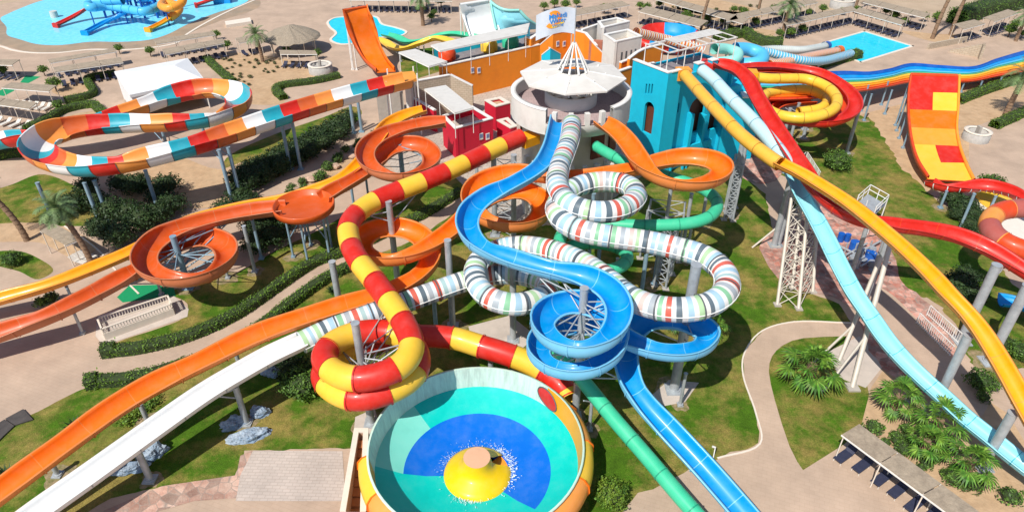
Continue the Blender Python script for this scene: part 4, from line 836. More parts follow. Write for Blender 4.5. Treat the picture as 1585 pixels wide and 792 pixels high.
posts_hh(s13b, [(1310, 237, 160), (1210, 225, 168), (1243, 214, 185)], r=.22, pa=[p13b])
p13c = Path([(1155, 112, 7.2), (1200, 112), (1245, 117, 6.6), (1280, 132), (1303, 155, 6.0), (1295, 175), (1260, 187, 5.5), (1215, 181), (1195, 168, 5.0), (1215, 160), (1260, 158, 4.6)])
s13c = slide('inner orange red ring flume between the yellow ring tube and the outer red one', None, p13c)
mb = MB(); sweep(mb, p13c, uprof(1.35, .7), segs=((2.8, 0),), bank=1.0, flange=ufl(1.35, .7, e=.05), fmat=0); mb.build('flume', [FGC['redorange']], s13c)
posts_hh(s13c, [(1222, 222, 160)], r=.2, pa=[p13c])
# --- S14 rainbow multilane racer
LN = ['deepblue', 'blue', 'bluelite', 'green', 'yellow', 'yellow_deep', 'orange', 'redorange']
LF = [0, .16, .32, .44, .52, .66, .78, .9, 1]
stt = [(1178, 118, 155, 6.4), (1235, 118, 154, 5.6), (1277, 112, 150, 4.6), (1310, 111, 144, 3.9), (1345, 112, 139, 3.3), (1378, 107, 133, 3.0), (1410, 99, 127, 2.7), (1455, 102, 127, 2.1), (1504, 104, 126, 1.7), (1545, 91, 118, 1.6), (1590, 78, 111, 1.2), (1640, 66, 98, 1.0)]
s14 = thing('multilane_slide', 'rainbow coloured multilane racer slide with humps running to the right edge', 'water slide', z0(W(1300, 150)))
for k, nm in enumerate(LN):
    rows = []
    for x, a, b, h in stt:
        A_, B_ = W(x, a, h), W(x, b, h); e0, e1 = A_.lerp(B_, LF[k]), A_.lerp(B_, LF[k + 1]); mid = (e0 + e1) / 2 - Vector((0, 0, .16)); r_ = Vector((0, 0, .12)); rows.append([e0 + r_, e0.lerp(e1, .12) - Vector((0, 0, .08)), mid, e0.lerp(e1, .88) - Vector((0, 0, .08)), e1 + r_])
    mb = MB(); net(mb, rows, 2, 7, t=.08); mb.build('lane', FGC[nm], s14)
for x, by, ty_ in ((1337, 187, 146), (1369, 177, 140), (1408, 165, 135), (1487, 143, 127), (1515, 140, 126), (1545, 134, 120), (1575, 126, 113)):
    g_ = W(x, by); h = max(.5, ZA(g_.x, g_.y, ty_)); 
    for dy in (0, 3.4): post_at(g_.x + dy * .3, g_.y + dy, h, s14, .12, BLUEST)
# --- S15 checkered ramp
NR = [(1410, 1484, 116, 118, 7.2), (1406, 1483, 142, 144, 5.6), (1405, 1482, 169, 172, 4.2), (1407, 1480, 197, 200, 3.0), (1411, 1484, 223, 226, 2.1), (1420, 1493, 251, 252, 1.5), (1436, 1507, 277, 281, 1.15)]
s15 = thing('ramp_slide', 'curved half pipe ramp chequered in red, orange and yellow panels', 'water slide', z0(W(1440, 240)))
rows = [[W(x0, y0, h), W(x0 * .5 + x1 * .5, (y0 + y1) / 2, h - .05), W(x1, y1, h)] for x0, x1, y0, y1, h in NR]
def chk(u, v):
    r_ = min(5, int(v * 6)); c_ = 0 if u < .5 else 1
    return [[0, 0], [0, 2], [1, 1], [3, 3], [2, 0], [2, 2]][r_][c_]
mb = MB(); net(mb, rows, 4, 6, t=.15, mf=chk); mb.build('ramp', [FGC['red'], FGC['orange'], FGC['yellow'], FGC['orange_light']], s15)
for s_ in (0, 2):
    P_ = Path([r[s_] + Vector((0, 0, .1)) for r in rows], world=True, smooth=0); mb = MB(); sweep(mb, P_, [(-.1, -.25), (.1, -.25), (.1, .3), (-.1, .3)], segs=((9, 0),)); mb.build('side_rail', FGC['redorange'] if s_ == 0 else FGC['orange_light'], s15)
P_ = Path([r + Vector((0, 0, .05)) for r in rows[0]], world=True, smooth=0); mb = MB(); sweep(mb, P_, [(-.12, -.3), (.12, -.3), (.12, .2), (-.12, .2)], segs=((9, 0),)); mb.build('top_rail', FGC['redorange'], s15)
for u_ in (.05, .5, .95):
    for (x0, x1, y0, y1, h) in NR[0:4]:
        q = W(x0, y0, h).lerp(W(x1, y1, h), u_); post_at(q.x, q.y + .3, h - .35, s15, .11, BLUEST)
# red catch flume and yellow run-outs below
p16 = Path([(1438, 283, 1.6), (1460, 291), (1490, 292, 1.9), (1525, 289, 2.2), (1560, 296, 2.5), (1590, 312, 2.6), (1640, 335, 2.6)])
s16 = slide('short dark red open flume with white joint ribs right of the yellow ramp foot', None, p16)
mb = MB(); sweep(mb, p16, uprof(1.5, .8), segs=((1.0, 0),), flange=ufl(1.5, .8, e=.08), fmat=1, bank=.8); mb.build('flume', [FGC['red'], FGC['pale']], s16)
posts_hh(s16, [(1484, 357, 300), (1455, 322, 296), (1532, 325, 298)], BLUEST, .14, pa=[p16])
s16b = thing('splash_basin', 'yellow splash basin floor with pale rim below the dark red flume', 'pool', z0(W(1540, 315)))
mb = MB(); q = [W(x, y) for x, y in ((1508, 300), (1545, 294), (1580, 318), (1560, 330), (1528, 322))]; mb.prism([(p.x, p.y) for p in spl(q, 4, True)], .05, .3); mb.build('floor', FGC['yellow'], s16b)
# muted tube loop at the right edge
p17 = Path([(1640, 322, 7.2), (1585, 322, 7.0), (1552, 326), (1532, 342, 6.7), (1538, 362), (1560, 378, 6.4), (1600, 392), (1640, 404, 6.0)])
s17 = slide('faded orange and plum tube bend cut by the right edge', None, p17)
mb = MB(); sweep(mb, p17, circ(.85, 20), segs=((2.0, 0), (2.2, 1), (2.1, 2)), flange=circ(.91, 20), fmat=0); mb.build('tube', [FGC['peach'], fg('plum', (.42, .10, .08)), FGC['redorange']], s17)
posts_hh(s17, [(1600, 440, 390)], r=.25, pa=[p17])
# deep blue chute end at right edge
p18 = Path([(1548, 466, .9), (1565, 468), (1590, 476, 1.0), (1640, 492, 1.2)])
s18 = slide('small deep blue chute end at the right edge under the red flume', None, p18)
mb = MB(); sweep(mb, p18, uprof(1.5, .6), segs=((9, 0),), flange=ufl(1.5, .6, e=.05), fmat=0); mb.build('flume', FGC['blue'], s18)
# --- S17 tall orange half pipe at the back
NR = [(532, 568, 16, 10, 9.6), (534, 571, 26, 22, 8.6), (538, 576, 44, 40, 6.8), (546, 583, 64, 60, 4.8), (556, 591, 83, 80, 3.1), (568, 600, 99, 96, 2.2), (584, 612, 112, 110, 2.0)]
s19 = thing('ramp_slide', 'tall plain orange half pipe ramp standing over the small free form pool', 'water slide', z0(W(575, 100)))
rows = [[W(x0, y0, h), W((x0 + x1) / 2, (y0 + y1) / 2, h), W(x1, y1, h)] for x0, x1, y0, y1, h in NR]
mb = MB(); net(mb, rows, 3, 5, t=.15); mb.build('ramp', FGC['orange'], s19)
for s_ in (0, 2):
    P_ = Path([r[s_] + Vector((0, -.15, .1)) for r in rows], world=True, smooth=0); mb = MB(); sweep(mb, P_, [(-.08, -.15), (.08, -.15), (.08, .55), (-.08, .55)], segs=((9, 0),)); mb.build('side_wall', FGC['orange_deep'] if s_ == 0 else FGC['orange'], s19)
P_ = Path([r + Vector((0, -.1, .0)) for r in rows[0]], world=True, smooth=0); mb = MB(); sweep(mb, P_, [(-.5, -.1), (.1, -.1), (.1, .1), (-.5, .1)], segs=((9, 0),)); mb.build('end_wall', FGC['orange_deep'], s19)
for (x0, x1, y0, y1, h) in (NR[1], NR[2], NR[3]):
    for x_, y_ in ((x0, y0), (x1, y1)): q = W(x_, y_, h); post_at(q.x, q.y + .3, h - .3, s19, .1, WHITEP)
# --- S18 white and pale blue half pipes
def ramp(NR, label, ms, mf=None, rail=None):
    s = thing('ramp_slide', label, 'water slide', z0(W(NR[-1][0], NR[-1][2] + 20)))
    rows = [[W(r[0], r[2], r[4]), W((r[0] + r[1]) / 2, (r[2] + r[3]) / 2, r[4] - (r[5] if len(r) > 5 else 0)), W(r[1], r[3], r[4])] for r in NR]
    mb = MB(); net(mb, rows, 5, 5, t=.15, mf=mf); mb.build('ramp', ms, s)
    for s_ in (0, 2):
        P_ = Path([r[s_] + Vector((0, 0, .1)) for r in rows], world=True, smooth=0); mb = MB(); sweep(mb, P_, [(-.12, -.15), (.12, -.15), (.12, .4), (-.12, .4)], segs=((9, 0),)); mb.build('side_wall', rail or ms[0], s)
    P_ = Path([r + Vector((0, 0, .05)) for r in rows[0]], world=True, smooth=0); mb = MB(); sweep(mb, P_, [(-.14, -.2), (.14, -.2), (.14, .3), (-.14, .3)], segs=((9, 0),)); mb.build('end_wall', rail or ms[0], s)
    for r in NR[:3]:
        for x_, y_ in ((r[0], r[2]), (r[1], r[3])): q = W(x_, y_, r[4]); post_at(q.x, q.y + .3, r[4] - .3, s, .1, WHITEP)
    return s
ramp([(712, 757, 9, 2, 9.4), (718, 764, 31, 25, 7.1), (728, 774, 60, 53, 4.8)], 'wide white half pipe ramp rising behind the orange building', [FGC['white']])
sdl = thing('ramp_slide', 'pale aqua saddle shaped half pipe joined to the right of the white ramp', 'water slide', z0(W(800, 60)))
rw = [[W(*p) for p in r] for r in (((759, 4, 9.3), (768, 12, 8.7), (784, 18, 8.3), (804, 18, 8.2)), ((763, 25, 7.4), (776, 30, 7.0), (796, 33, 6.8), (817, 32, 6.7)), ((768, 48, 5.2), (786, 48, 5.1), (808, 46, 5.0), (836, 44, 4.9)))]
mb = MB(); net(mb, rw, 4, 5, t=.15); mb.build('ramp', FGC['cyan'], sdl)
for L_ in ([r[0] for r in rw], [r[-1] for r in rw], rw[0]):
    P_ = Path([q + Vector((0, 0, .08)) for q in L_], world=True, smooth=0); mb = MB(); sweep(mb, P_, [(-.13, -.15), (.13, -.15), (.13, .3), (-.13, .3)], segs=((9, 0),)); mb.build('side_wall', FGC['aqua'], sdl)
for q in (rw[0][0], rw[0][3], rw[1][3], rw[1][0]): post_at(q.x, q.y + .4, q.z - .4, sdl, .1, WHITEP)
# --- yellow and green wavy slides to the small pool
for pts, c_, lab in (([(700, 66, 5.2), (672, 60), (650, 67, 3.6), (625, 76), (608, 74, 1.6), (595, 66), (580, 61, .6)], 'yellow', 'yellow wavy open slide dropping to the small free form pool'), ([(735, 58, 5.2), (700, 53), (675, 56, 3.8), (650, 64), (630, 66, 1.6), (612, 58), (596, 54, .6)], 'green', 'green wavy open slide behind the yellow one at the small pool')):
    pp = Path(pts); s = slide(lab, None, pp); mb = MB(); sweep(mb, pp, uprof(1.6, .6), segs=((2.4, 0),), flange=ufl(1.6, .6, e=.05), fmat=0); mb.build('flume', FGC[c_], s); under_posts(pp, [3, 8, 13], s, r=.1)
# --- red and blue bowl with striped feed tube
bc = W(1036, 50, 3.0); s20 = thing('bowl_slide', 'small red and blue bowl slide behind the white stair tower', 'water slide', z0(bc))
mb = MB(); mb.lathe([(0, .2), (3.2, .4), (4.3, 1.0), (4.6, 2.3), (4.85, 2.35), (4.85, 1.4), (4.4, .4), (3, -.1)], (bc.x, bc.y, 1.0), 48, mf=lambda i, j: 1 if (i // 12) % 2 == 0 else 0); mb.build('bowl', [FGC['red'], FGC['blue']], s20)
for a in range(0, 360, 60): post_at(bc.x + 4 * math.cos(R(a)), bc.y + 4 * math.sin(R(a)), 1.6, s20, .12)
pp = Path([(984, 50, 7.4), (1000, 54), (1030, 61, 5.2), (1055, 67), (1078, 72, 4.0), (1090, 78, 3.4)]); s21 = slide('beige and orange striped tube crossing in front of the red and blue bowl', None, pp)
mb = MB(); sweep(mb, pp, circ(.7, 14), segs=[(.3, 0), (.25, 1), (.3, 2), (.2, 1)], step=.3); mb.build('tube', [FGC['peach'], FGC['pale'], FGC['rust']], s21)
pp = Path([(990, 66, 4.2), (1005, 70), (1025, 74, 3.6), (1050, 76, 3.2)]); s22 = slide('short red and blue banded tube below the striped tube', None, pp)
mb = MB(); sweep(mb, pp, circ(.75, 14), segs=[(1.5, 0), (1.5, 1)], flange=circ(.8, 14)); mb.build('tube', [FGC['red'], FGC['blue']], s22); posts_hh(s22, [(1010, 88, 66)], r=.3, pa=[pp])
# --- pale and blue ring tubes and ribbed tubes to the rectangular pool
def ribtube(pts, r_, ms, label, segs, every=.45, end=None):
    pp = Path(pts); s = slide(label, None, pp); mb = MB(); sweep(mb, pp, circ(r_, 14), segs=segs, step=.35)
    if every:
        k = .2
        while k < pp.len - .4: sweep(mb, pp, circ(r_ * 1.12, 14), s0=k, s1=k + every * .35, segs=((9, 1),)); k += every
    mb.build('tube', ms, s)
    if end: mb = MB(); sweep(mb, pp, circ(r_ * 1.3, 14), s0=pp.len - 1.3, segs=((9, 0),)); mb.build('exit_collar', end, s)
    under_posts(pp, [pp.len * .3, pp.len * .6], s, r=.1, drop=.6); return s
ribtube([(1105, 76, 8.0), (1125, 76), (1142, 82, 7.0), (1135, 94), (1110, 97, 6.2)], .75, [FGC['aqua'], FGC['aqua']], 'pale sea green tube ring behind the teal castle deck', ((2.4, 0),), 0)
ribtube([(1138, 76, 6.8), (1160, 77), (1180, 86, 6.0), (1172, 98), (1145, 100, 5.2), (1128, 95)], .95, [FGC['bluelite'], FGC['blue']], 'sky blue tube ring behind the teal castle deck', ((2.4, 0),), 0)
ribtube([(1165, 80, 4.6), (1200, 77), (1240, 78, 2.6), (1262, 75), (1281, 71, 1.0)], .62, [FGC['pale'], FGC['white']], 'white ribbed tube slide with a dark blue exit collar at the rectangular pool', ((.5, 0),), .5, FGC['deepblue'])
ribtube([(1150, 76, 5.4), (1185, 80), (1215, 88, 3.4), (1245, 94), (1275, 94, 1.8), (1300, 88), (1318, 83, 1.0)], .62, [FGC['bluelite'], FGC['pale']], 'pale blue ribbed tube slide nearest the hedge at the rectangular pool', ((.8, 0),), .5)
ribtube([(1190, 100, 3.6), (1215, 96), (1250, 88, 2.2), (1275, 83), (1301, 78, 1.0)], .62, [FGC['peach'], FGC['white']], 'pinkish white ribbed tube slide with an orange exit collar', ((.5, 0),), .5, FGC['orange'])
# --- the big bowl
BC = W(737, 683, 3.5); bx, by = BC.x, BC.y; RB = (W(903, 690, 3.5).x - W(572, 690, 3.5).x) / 2; print('bowl R', RB)
s22 = thing('space_bowl', 'huge round bowl slide with blue and teal floor and a yellow centre cone', 'water slide', (bx, by, 0))
# floor sectors
c_teal = fg('bowl_teal', (.0, .54, .48)); c_lt = fg('bowl_aqua', (.20, .66, .56)); c_bl = fg('bowl_blue', (.0, .14, .64))
def fm(i, j):
    a = (i + .5) * 5 - 180                         # angle, -90 = towards camera
    if j <= 1: return 0 if (-176 <= a < -38) else 1
    if j == 2: return 2 if 128 < a or a < -176 else 0
    return 0
prof = [(1.6, .35), (3.4, .5), (RB * .715, .9), (RB * .97, 1.85)]
mb = MB(); mb.lathe(prof, (bx, by, 0), 72, a0=-math.pi, a1=math.pi, mf=lambda i, j: fm(i, j) if j < 2 else (2 if (i * 5 > 312 or i * 5 < 4) else 0)); mb.build('floor', [c_teal, c_bl, c_lt], s22)
c_mint = mat('streaked_mint_gelcoat', (.62, .75, .64), .4, .15, 2, coat=.2, col2=(.40, .48, .42), c2lo=.45, c2hi=.75, c2scale=1.2)
mp = c_mint.node_tree; tcn = [x for x in mp.nodes if x.type == 'TEX_COORD'][0]; m_ = mp.nodes.new('ShaderNodeMapping'); m_.inputs['Scale'].default_value = (2.2, 2.2, .18); mp.links.new(tcn.outputs['Object'], m_.inputs[0])
for nn_ in [x for x in mp.nodes if x.type == 'TEX_NOISE']: mp.links.new(m_.outputs[0], nn_.inputs['Vector'])
def wm(i, j):
    a = i * 5 - 180
    return 1 if -20 < a < 44 else (2 if -60 < a <= -20 else (1 if -175 < a <= -60 else 0))
mb = MB(); mb.lathe([(RB * .97, 1.85), (RB * .98, 2.4), (RB * .99, 2.9), (RB, 3.5)], (bx, by, 0), 72, a0=-math.pi, a1=math.pi, mf=wm); mb.build('inner_wall', [c_mint, FGC['yellow_deep'], FGC['orange']], s22)
mb = MB(); mb.lathe([(RB, 3.5), (RB + .12, 3.52), (RB + .14, 3.4), (RB + .05, 3.38)], (bx, by, 0), 72, m=0); mb.build('rim', fg('mintrim', (.55, .74, .62)), s22)
OSM = [FGC['yellow'], FGC['peach'], c_mint]
mb = MB()                                          # outer shell of flanged panels
osp = [(RB + .06, 3.30), (RB + .42, 3.15), (RB + .72, 2.75), (RB + .78, 2.2), (RB + .5, 1.5), (RB - .3, .9), (RB - 2, .3)]
mb.lathe([(RB + .05, 3.36), (RB + .02, 2.5), (RB - .1, 1.6), (RB - .6, .9), (RB - 2, .3)], (bx, by, 0), 60, m=2, smooth=True)
mb.lathe(osp, (bx, by, 0), 63, a0=R(-172), a1=R(53), mf=lambda i, j: (i // 7) % 2); 
mb.build('outer_shell', OSM, s22)
for k in range(10):
    a = R(-172 + k * 25); q = Matrix.Rotation(a, 3, 'Z'); mb = MB(); L_ = [(r_ + .09, z_) for r_, z_ in osp[:6]]; L2_ = [(r_ - .02, z_) for r_, z_ in osp[:6]]
    vs = [Vector((bx, by, 0)) + q @ Vector((r_, s_, z_)) for s_ in (-.05, .05) for r_, z_ in L_ + L2_[::-1]]; n_ = 12
    mb.add(vs, [tuple(range(n_)), tuple(range(2 * n_ - 1, n_ - 1, -1))] + [(i, (i + 1) % n_, n_ + (i + 1) % n_, n_ + i) for i in range(n_)]); mb.build('flange', FGC['orange'], s22)
    post_at(bx + (RB - 1.6) * math.cos(a + .2), by + (RB - 1.6) * math.sin(a + .2), .45, s22, .12, foot=False)
# entry eye where the tube comes in
ea = math.atan2(W(857, 606, 2.9).y - by, W(857, 606, 2.9).x - bx)
pe = Path([Vector((bx + (RB * 1.0) * math.cos(t), by + (RB * 1.0) * math.sin(t), 2.95 - .1 * k)) for k, t in enumerate([ea + .22, ea + .08, ea - .06, ea - .2])], world=True, smooth=0)
mb = MB(); mb.lathe([(0, 0), (1, 0)], n=28)
vs = []; fs = []
ex = []
for i in range(28):
    t = 2 * math.pi * i / 28; aa = ea + .0 + .14 * math.cos(t) * -1; rr = RB * .975; zz = 2.62 + .66 * math.sin(t) - .25 * math.cos(t); rr = RB * (.97 + .03 * (zz - 1.85) / 1.65)
    ex.append(Vector((bx + (rr - .04) * math.cos(aa), by + (rr - .04) * math.sin(aa), zz)))
c_ = sum(ex, Vector()) / 28
mb = MB(); mb.add([c_] + ex, [(0, i + 1, (i + 1) % 28 + 1) for i in range(28)]); mb.build('tube_mouth', FGC['red'], s22)
ec = c_ + (ex[0] - c_) * 1.12
mb = MB(); 
for i in range(28): mb.tube(ex[i], ex[(i + 1) % 28], .05, n=5, caps=False)
mb.build('mouth_rim', DKST, s22)
# yellow funnel cone
cx, cy = bx, by
mb = MB(); cp = [(2.25, .36), (2.2, .5), (1.9, .72), (1.35, .95), (1.02, 1.25), (.92, 1.65), (.88, 2.0)]
mb.lathe(cp, (cx, cy, 0), 48, a0=R(40), a1=R(372)); mb.build('cone', fg('cone_yellow', (.86, .56, .004)), s22)
mb = MB(); mb.lathe([(.88, 2.0), (0, 2.02)], (cx, cy, 0), 32); mb.build('cone_top', fg('cone_cap', (.72, .42, .26)), s22)
mb = MB(); mb.lathe([(2.1, .40), (1.5, .42), (.9, .5), (.7, .9), (.62, 1.5), (.6, 1.99)], (cx, cy, 0), 16, a0=R(5), a1=R(45)); mb.build('drain_slot', FGC['orange_light'], s22)
M_SPL = mat('white_spray', (.75, .85, .92), .3, .1, 6)
sp = MB(); rs = random.Random(5)
for k in range(620):
    a = rs.choice((rs.gauss(1.0, .5), rs.gauss(.15, .45), rs.gauss(2.7, .3), rs.gauss(4.4, .25))); r_ = abs(rs.gauss(0, .26)) + 2.18; s_ = rs.uniform(.012, .034); p = Vector((cx + r_ * math.cos(a), cy + r_ * math.sin(a), .44 + rs.random() * .12 + .13 * (r_ - 2)))
    M_ = Matrix.Rotation(a + rs.gauss(0, .3), 3, 'Z') @ Matrix.Rotation(rs.random(), 3, 'X'); sp.add([p + M_ @ Vector(q) * s_ for q in ((-2, -.6, 0), (2.8, -.3, 0), (1.6, .7, .2), (-1.7, .5, .1))], [(0, 1, 2, 3)])
o = sp.build('water_splash', M_SPL); o['label'] = 'white splashing water ringing the yellow cone in the bowl'; o['category'] = 'splash'; o['kind'] = 'stuff'
# ================================================================== vegetation
def leafmat(n, c, c2): return mat(n, c, .55, .25, 1.2, col2=c2, c2lo=.42, c2hi=.62, c2scale=1.4, island=.45, spec=.3)
M_HEDGE = leafmat('hedge_leaves', (.085, .17, .015), (.12, .21, .02)); M_BUSH = leafmat('bush_leaves', (.05, .11, .02), (.12, .22, .03))
M_DARKB = leafmat('dark_and_shaded_leaves', (.022, .045, .018), (.04, .08, .018)); M_PALMF = leafmat('fan_palm_leaves', (.05, .15, .015), (.15, .26, .03)); M_DATE = leafmat('date_palm_leaves', (.12, .20, .08), (.16, .22, .08))  # dark leaf colour also carries the shade painted onto the shrub row
M_YEL = leafmat('yellow_green_leaves', (.15, .22, .02), (.06, .15, .02)); M_TWIG = mat('bark', (.14, .09, .055), .9, .25, 6, bump=.02); M_TRUNK = mat('palm_bark', (.24, .15, .09), .9, .3, 5, bump=.04)
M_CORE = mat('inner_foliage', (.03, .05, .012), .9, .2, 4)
rv = random.Random(11)
def leaves(mb, pts, s, up=.35):
    for p, nn in pts:
        d = Vector((rv.gauss(0, 1), rv.gauss(0, 1), rv.gauss(0, 1))) * .7 + nn; d.normalize(); x = d.cross(Vector((rv.random() - .5, rv.random() - .5, rv.random() - .5))).normalized(); y = d.cross(x); q = s * rv.uniform(.6, 1.3)
        mb.add([p + x * q, p + y * q * .55, p - x * q, p - y * q * .55], [(0, 1, 2, 3)])
def bushmesh(r, h, n, s, seed=0, lump=.25):
    pts = []
    for k in range(n):
        a = rv.random() * 2 * math.pi; z = rv.uniform(-.55, 1); q = math.sqrt(max(0, 1 - z * z)); nn = Vector((q * math.cos(a), q * math.sin(a), z))
        f = (1 + lump * 2 * noise.noise(nn * 1.7 + Vector((seed, 0, 0))) + lump * noise.noise(nn * 4 + Vector((0, seed, 0)))) * rv.uniform(.72, 1.02)
        pts.append((Vector((nn.x * r * f, nn.y * r * f, h * .5 + nn.z * h * .5 * f)), nn))
    mb = MB(); leaves(mb, pts, s); return mb
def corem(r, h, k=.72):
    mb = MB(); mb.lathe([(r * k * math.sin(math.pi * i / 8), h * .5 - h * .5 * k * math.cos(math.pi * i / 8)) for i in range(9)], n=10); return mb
def bush_proto(name, cat, r, h, n, s, m, seed, stem=True, lift=0.0, lump=.25):
    t = thing(name, name, cat, (0, 0, 0)); b = bushmesh(r, h, n, s, seed, lump); b.v = [(x, y, z + lift) for x, y, z in b.v]; b.build('foliage', m, t)
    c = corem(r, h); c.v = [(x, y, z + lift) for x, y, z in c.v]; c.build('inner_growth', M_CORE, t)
    mb = MB(); mb.tube((0, 0, 0), (0, 0, lift + h * .3), .07, .05, n=6); mb.build('stem', M_TWIG, t); return t
used = {}
def put(proto, x, y, label, rz=None, s=1, group=None, z=0):
    k = proto.name; o = proto if k not in used else copy_tree(proto); used[k] = 1
    p = W(x, y, z); place(o, p, rv.random() * 6 if rz is None else rz, s, label)
    if group: o['group'] = group
    return o
# --- clipped hedges
def hedge(label, pts, w, h, seed=0, m=None, n_=170, group=None):
    P = Path([W(x, y, 0) for x, y in pts], world=True, smooth=2); root = thing('hedge', label, 'hedge', (P.q[0].x, P.q[0].y, 0))
    if group: root['group'] = group
    prof = [(-w / 2, 0), (-w * .47, h * .75), (-w * .3, h * .97), (w * .3, h * .97), (w * .47, h * .75), (w / 2, 0)]
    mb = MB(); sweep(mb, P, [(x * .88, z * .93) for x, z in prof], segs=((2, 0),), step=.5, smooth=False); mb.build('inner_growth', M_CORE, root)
    pl = []
    for k in range(int(P.len * n_ * (w + 2 * h) / 2.6)):
        d = rv.random() * P.len; p, T, X, U = P.frame(d); j = rv.random() * 5; i = int(j)
        # weight to perimeter length
        a, b = Vector(prof[i]), Vector(prof[i + 1]); 
        if rv.random() > (b - a).length / max(w * .6, h * .8): continue
        q = a.lerp(b, j - i); e = 1 + .09 * noise.noise(Vector((d * .8, q.x * 2, seed))) * 2; dd = (b - a); nn = Vector((dd.y, -dd.x)) * -1; nn.normalize()
        pl.append((p + X * q.x * e + Vector((0, 0, q.y * e)), X * nn.x + Vector((0, 0, abs(nn.y)))))
    for end in (0, P.len):
        p, T, X, U = P.frame(end)
        for k in range(int(60 * w * h)): pl.append((p + X * rv.uniform(-w / 2, w / 2) + Vector((0, 0, rv.uniform(0, h))) + T * (-.05 if end == 0 else .05), T * (-1 if end == 0 else 1)))
    mb = MB(); leaves(mb, pl, .08 if n_ > 100 else .13); mb.build('foliage', m or M_HEDGE, root); return root
hedge('long clipped hedge along the lower edge of the upper curved lawn strip', [(176, 547), (215, 543), (300, 521), (370, 488), (440, 440), (490, 408), (540, 390), (600, 362), (655, 335), (712, 300)], 1.15, .9)
hedge('clipped hedge with a rounded end on the lower side of the curved path', [(152, 594), (190, 592), (240, 583), (290, 567), (335, 552), (400, 513), (455, 470), (510, 432), (545, 415)], 1.1, .9)
hedge('short thick hedge stub at the left end of the long clipped hedge', [(160, 549), (182, 545)], 1.3, 1.1)
hedge('short thick hedge stub at the left end of the lower path hedge', [(136, 597), (158, 593)], 1.3, 1.1)
hedge('L shaped hedge around the sand bed left of the white marquee', [(180, 117), (140, 124), (137, 130), (146, 146), (138, 152), (100, 160)], 1.1, 1.0)
hedge('hedge curving round the sand bed above the striped raft slide loop', [(42, 204), (75, 188), (100, 174), (145, 165), (152, 170), (163, 182)], 1.3, 1.0)
hedge('straight hedge right of the white marquee', [(320, 93), (335, 107), (362, 130)], 1.3, .9)
hedge('corner hedge below the palm and the round stone planter', [(525, 120), (490, 128), (435, 136), (428, 142), (440, 155)], 1.4, .9)
hedge('clipped hedge behind the aqua ring tubes', [(1108, 64), (1155, 56), (1162, 62), (1185, 70), (1210, 72)], 2.2, 1.6)
hedge('rounded hedge in front of the ribbed tubes beside the rectangular pool', [(1255, 107), (1290, 98), (1328, 88)], 2.0, 1.4)
hedge('tall loose hedge in the upper right corner', [(1478, 38), (1510, 26), (1560, 14), (1610, 2)], 4.0, 3.0, m=M_BUSH, n_=40)
hedge('clipped hedge right of the chequered ramp', [(1480, 160), (1510, 148), (1550, 134), (1600, 120)], 1.6, 1.1)
hedge('second clipped hedge below the thin palm at the right edge', [(1537, 198), (1560, 188), (1600, 170)], 1.5, 1.1)
hedge('dark hedge left below the striped raft slide', [(-10, 248), (20, 242), (45, 240)], 1.3, 1.1)
hedge('curved clipped hedge at the right edge under the deep blue chute', [(1549, 532), (1570, 548), (1600, 560)], 1.4, .9)
# --- dark massed shrubs below the striped slide
protos = {k: bush_proto(n, 'bush', r, h, c, s, m, i, lift=l) for i, (k, n, r, h, c, s, m, l) in enumerate([
    ('d1', 'dark_shrub', 1.5, 2.4, 1500, .12, M_DARKB, 0), ('d2', 'row_shrub', 1.2, 2.0, 1200, .11, M_DARKB, 0),  # row shrubs: shade over the row is put into the leaf colour
    ('b1', 'round_bush', .95, 1.3, 1300, .085, M_BUSH, 0), ('big', 'leafy_bush', 1.6, 2.3, 3200, .10, M_BUSH, 0), ('y', 'yellow_green_bush', 1.25, 1.9, 2300, .10, M_YEL, 0),
    ('top', 'topiary', .66, 1.0, 420, .08, M_HEDGE, .4), ('sm', 'small_shrub', .45, .7, 240, .07, M_BUSH, 0), ('dry', 'desert_shrub', .26, .34, 90, .05, leafmat('dry_leaves', (.13, .11, .05), (.09, .12, .03)), 0)])}
for x, y, s in ((120, 328, 1), (150, 322, .9), (178, 340, 1.1), (205, 342, 1), (225, 355, 1.1), (160, 368, 1), (190, 378, 1.1), (215, 300, 1), (190, 295, .9), (250, 345, 1), (270, 330, 1), (262, 300, 1), (225, 295, .8), (140, 300, .9), (245, 315, .8), (402, 365, 1.1), (425, 380, 1), (400, 390, .9), (440, 355, 1), (415, 345, 1), (372, 312, .9), (355, 340, 1), (385, 330, 1)):
    put(protos['d1'], x, y, 'dark green shrub massed below the striped raft slide', s=s, group='massed shrubs under the raft slide')
for x, y in ((385, 280), (400, 272), (415, 268), (430, 258), (445, 248), (462, 240), (478, 232), (494, 222), (510, 214), (526, 204), (540, 196), (392, 292), (412, 282), (436, 270), (458, 256), (480, 246), (504, 232), (528, 216), (372, 290)):
    put(protos['d2'], x, y, 'shade-darkened shrub in the row behind the deep orange flume', s=1.15, group='shrub row behind the orange flume')
